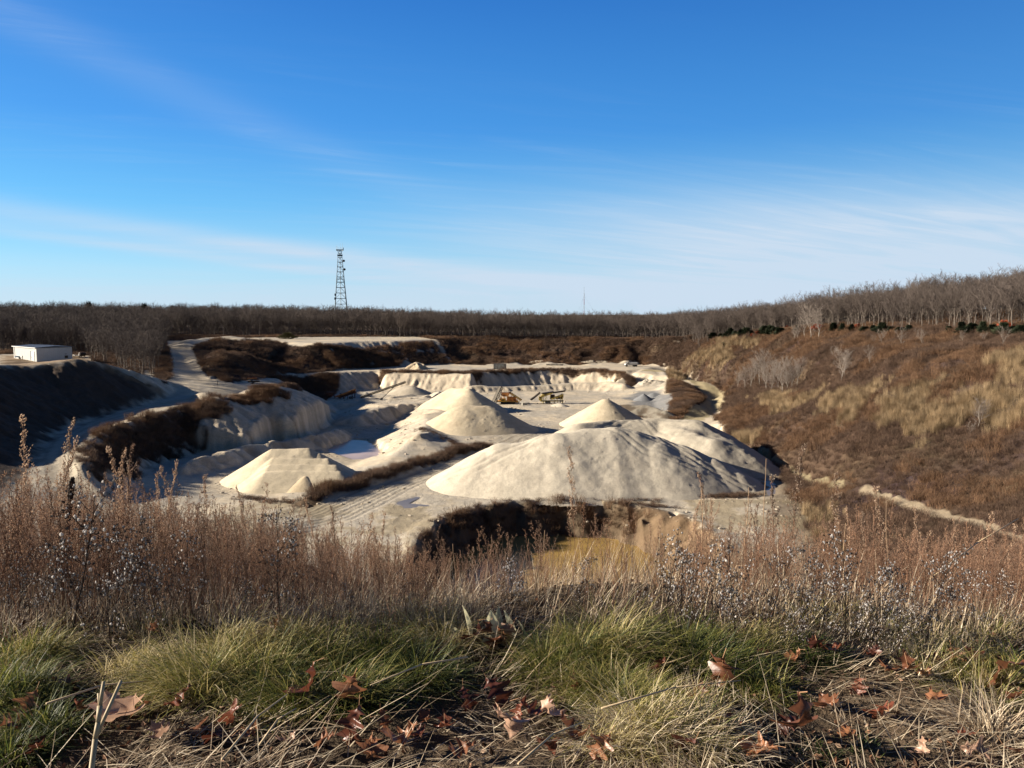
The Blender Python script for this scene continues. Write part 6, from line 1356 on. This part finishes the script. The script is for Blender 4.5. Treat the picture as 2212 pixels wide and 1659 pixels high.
put_leaf(265, 1600, 1.35, 0.9, -0.5, 0.2, 1, 0, 'large pinkish-tan oak leaf right of the forked twig', lift=0.07); put_leaf(1100, 1612, 1.15, -0.5, -0.7, 0.1, 1, 1, 'shiny pale oak leaf facing the viewer at bottom centre', lift=0.08)
put_leaf(1730, 1640, 1.15, 0.15, -1.3, 0.0, 0, 2, 'bright orange oak leaf standing upright at the bottom edge, right of centre', lift=0.08); put_leaf(1560, 1500, 1.1, -0.6, -1.0, 0.3, 0, 3, 'golden-brown oak leaf propped in straw below the right green tussock', lift=0.08)
put_leaf(2165, 1490, 1.2, 1.0, -0.7, 0.4, 0, 4, 'curled dark russet oak leaf near the right edge', lift=0.06); put_leaf(755, 1555, 1.0, 0.2, -1.2, 0.3, 0, 5, 'upright folded brown leaf in dark grass left of centre', lift=0.07); put_leaf(670, 1530, 1.0, 1.6, -1.0, 0.2, 2, 0, 'dark reddish oak leaf behind the folded brown one', lift=0.06)
put_leaf(1185, 1590, 0.8, -0.9, -1.0, 0.0, 1, 2, 'small pale leaf tilted right of the shiny centre leaf', lift=0.06)
for k, (px, py, m) in enumerate(((870,1625,0),(900,1600,2),(960,1590,2),(1010,1540,2),(1075,1530,2),(1120,1560,2),(1150,1550,2),(830,1590,0),(540,1600,0),(500,1580,2),(420,1590,0),(230,1570,2),(180,1560,2),(300,1550,0),(620,1610,1),(700,1630,0),(1480,1650,2),(1640,1650,0),(1880,1440,2),(1920,1460,0),(2040,1450,2),(2060,1440,0),(2100,1450,2),(1800,1430,2),(1720,1450,0),(1680,1470,1),(1760,1430,2),(1440,1430,0),(1650,1440,2),(1370,1420,1),(2000,1470,0),(1850,1500,2),(1960,1480,0),(2200,1640,0),(2120,1640,1),(1560,1600,2),(1080,1370,0),(1030,1375,2),(1060,1385,0),(1095,1390,2),(1020,1390,0),(1075,1345,0),(590,1395,0),(510,1385,2),(330,1390,0),(950,1330,1),(1300,1650,0),(1000,1650,0),(80,1640,2),(40,1600,0),(350,1620,1),(470,1615,2),(760,1600,2),(800,1640,0),(920,1570,0),(1180,1640,2),(1240,1620,0),(1250,1500,2),(1700,1600,2),(1790,1550,0),(1830,1610,0),(1900,1570,2),(2020,1540,0),(2080,1600,2),(2150,1450,2),(2190,1540,0),(1990,1650,1),(1420,1470,2),(1500,1540,0),(150,1500,2),(60,1550,0),(390,1540,2))):
    put_leaf(px, py, random.uniform(0.45, 0.9), random.uniform(0, 6.28), random.uniform(-0.9, -0.05), random.uniform(-.4, .4), m, k % 6, 'brown fallen oak leaf caught in the dead grass', GLF, lift=random.uniform(0.01, 0.06))
for k, (px, py, rx, rz, ry) in enumerate(((1052,1402,-1.2,0.2,0.3),(1088,1405,-1.0,-0.7,-0.2),(1030,1408,-1.1,1.2,0.4),(1070,1415,-0.8,0.5,0.1),(1100,1398,-1.3,-0.2,0.5))):
    put_leaf(px, py, 0.72, rz, rx, ry, (0, 0, 2, 0, 1)[k], k, 'dry brown oak leaf caught among the pale woolly rosette leaves', 'oak leaves caught in the woolly rosette', lift=0.05)
# ---- forked twig and loose straws
def twig():
    b = Vector(D(185, 1690, 1.72)); f1 = Vector(D(212, 1560, 1.78)); a1 = Vector(D(216, 1525, 1.80)); a2 = Vector(D(224, 1472, 1.82)); s1 = Vector(D(213, 1497, 1.81)); c1 = Vector(D(262, 1470, 1.86)); f0 = Vector(D(206, 1595, 1.77))
    t = empty('forked_twig', b); tag(t, 'pale dry forked twig sticking up at the lower left', 'twig'); TM = mat_simple('pale_dry_stalk', (0.40, 0.32, 0.20), 0.6, 0, 0.2, 30)
    m = MB(); m.tube(b-b-Vector((0.01, 0, 0.12)), f0-b, 0.0075, 0.0065, 8); m.tube(f0-b, f1-b, 0.0065, 0.006, 8); m.tube(f1-b, a1-b, 0.006, 0.007, 8); m.tube(a1-b, a2-b, 0.0055, 0.004, 8); m.tube(a1-b, s1-b, 0.0045, 0.0035, 7); m.build('main_stem', TM, t, smooth=True)
    m = MB(); m.tube(f0-b, c1-b, 0.0052, 0.0042, 8); m.build('side_branch', TM, t, smooth=True)
twig()
STRM = mat_simple('pale_straw', (0.48, 0.37, 0.23), 0.6, 0, 0.2, 20)
for k, (x0, y0, x1, y1, d0, d1) in enumerate(((690,1400,940,1350,2.7,3.2),(480,1640,620,1500,1.7,2.1),(1420,1440,1700,1385,2.6,2.9),(1640,1395,1960,1280,2.8,3.4),(1010,1420,800,1480,2.5,2.2),(1300,1530,1600,1470,2.1,2.4),(1120,1650,1260,1560,1.7,2.0),(2010,1250,2200,1120,3.3,3.9),(560,1610,640,1530,1.9,2.0),(100,1520,330,1470,2.1,2.4))):
    a = Vector(D(x0, y0, d0)); b = Vector(D(x1, y1, d1)); 
    for e in (a, b): e.z = max(e.z, float(near_z(e.x, e.y))+0.02)
    m = MB(); c = (a+b)/2+Vector((0, 0, 0.02)); m.tube(a-a, c-a, 0.0032, 0.0028, 6); m.tube(c-a, b-a, 0.0028, 0.0018, 6); o = m.build('fallen_stalk', STRM, None, a, smooth=True); tag(o, 'long pale fallen stalk lying across the grass', 'stalk', 'pale fallen stalks across the grass')
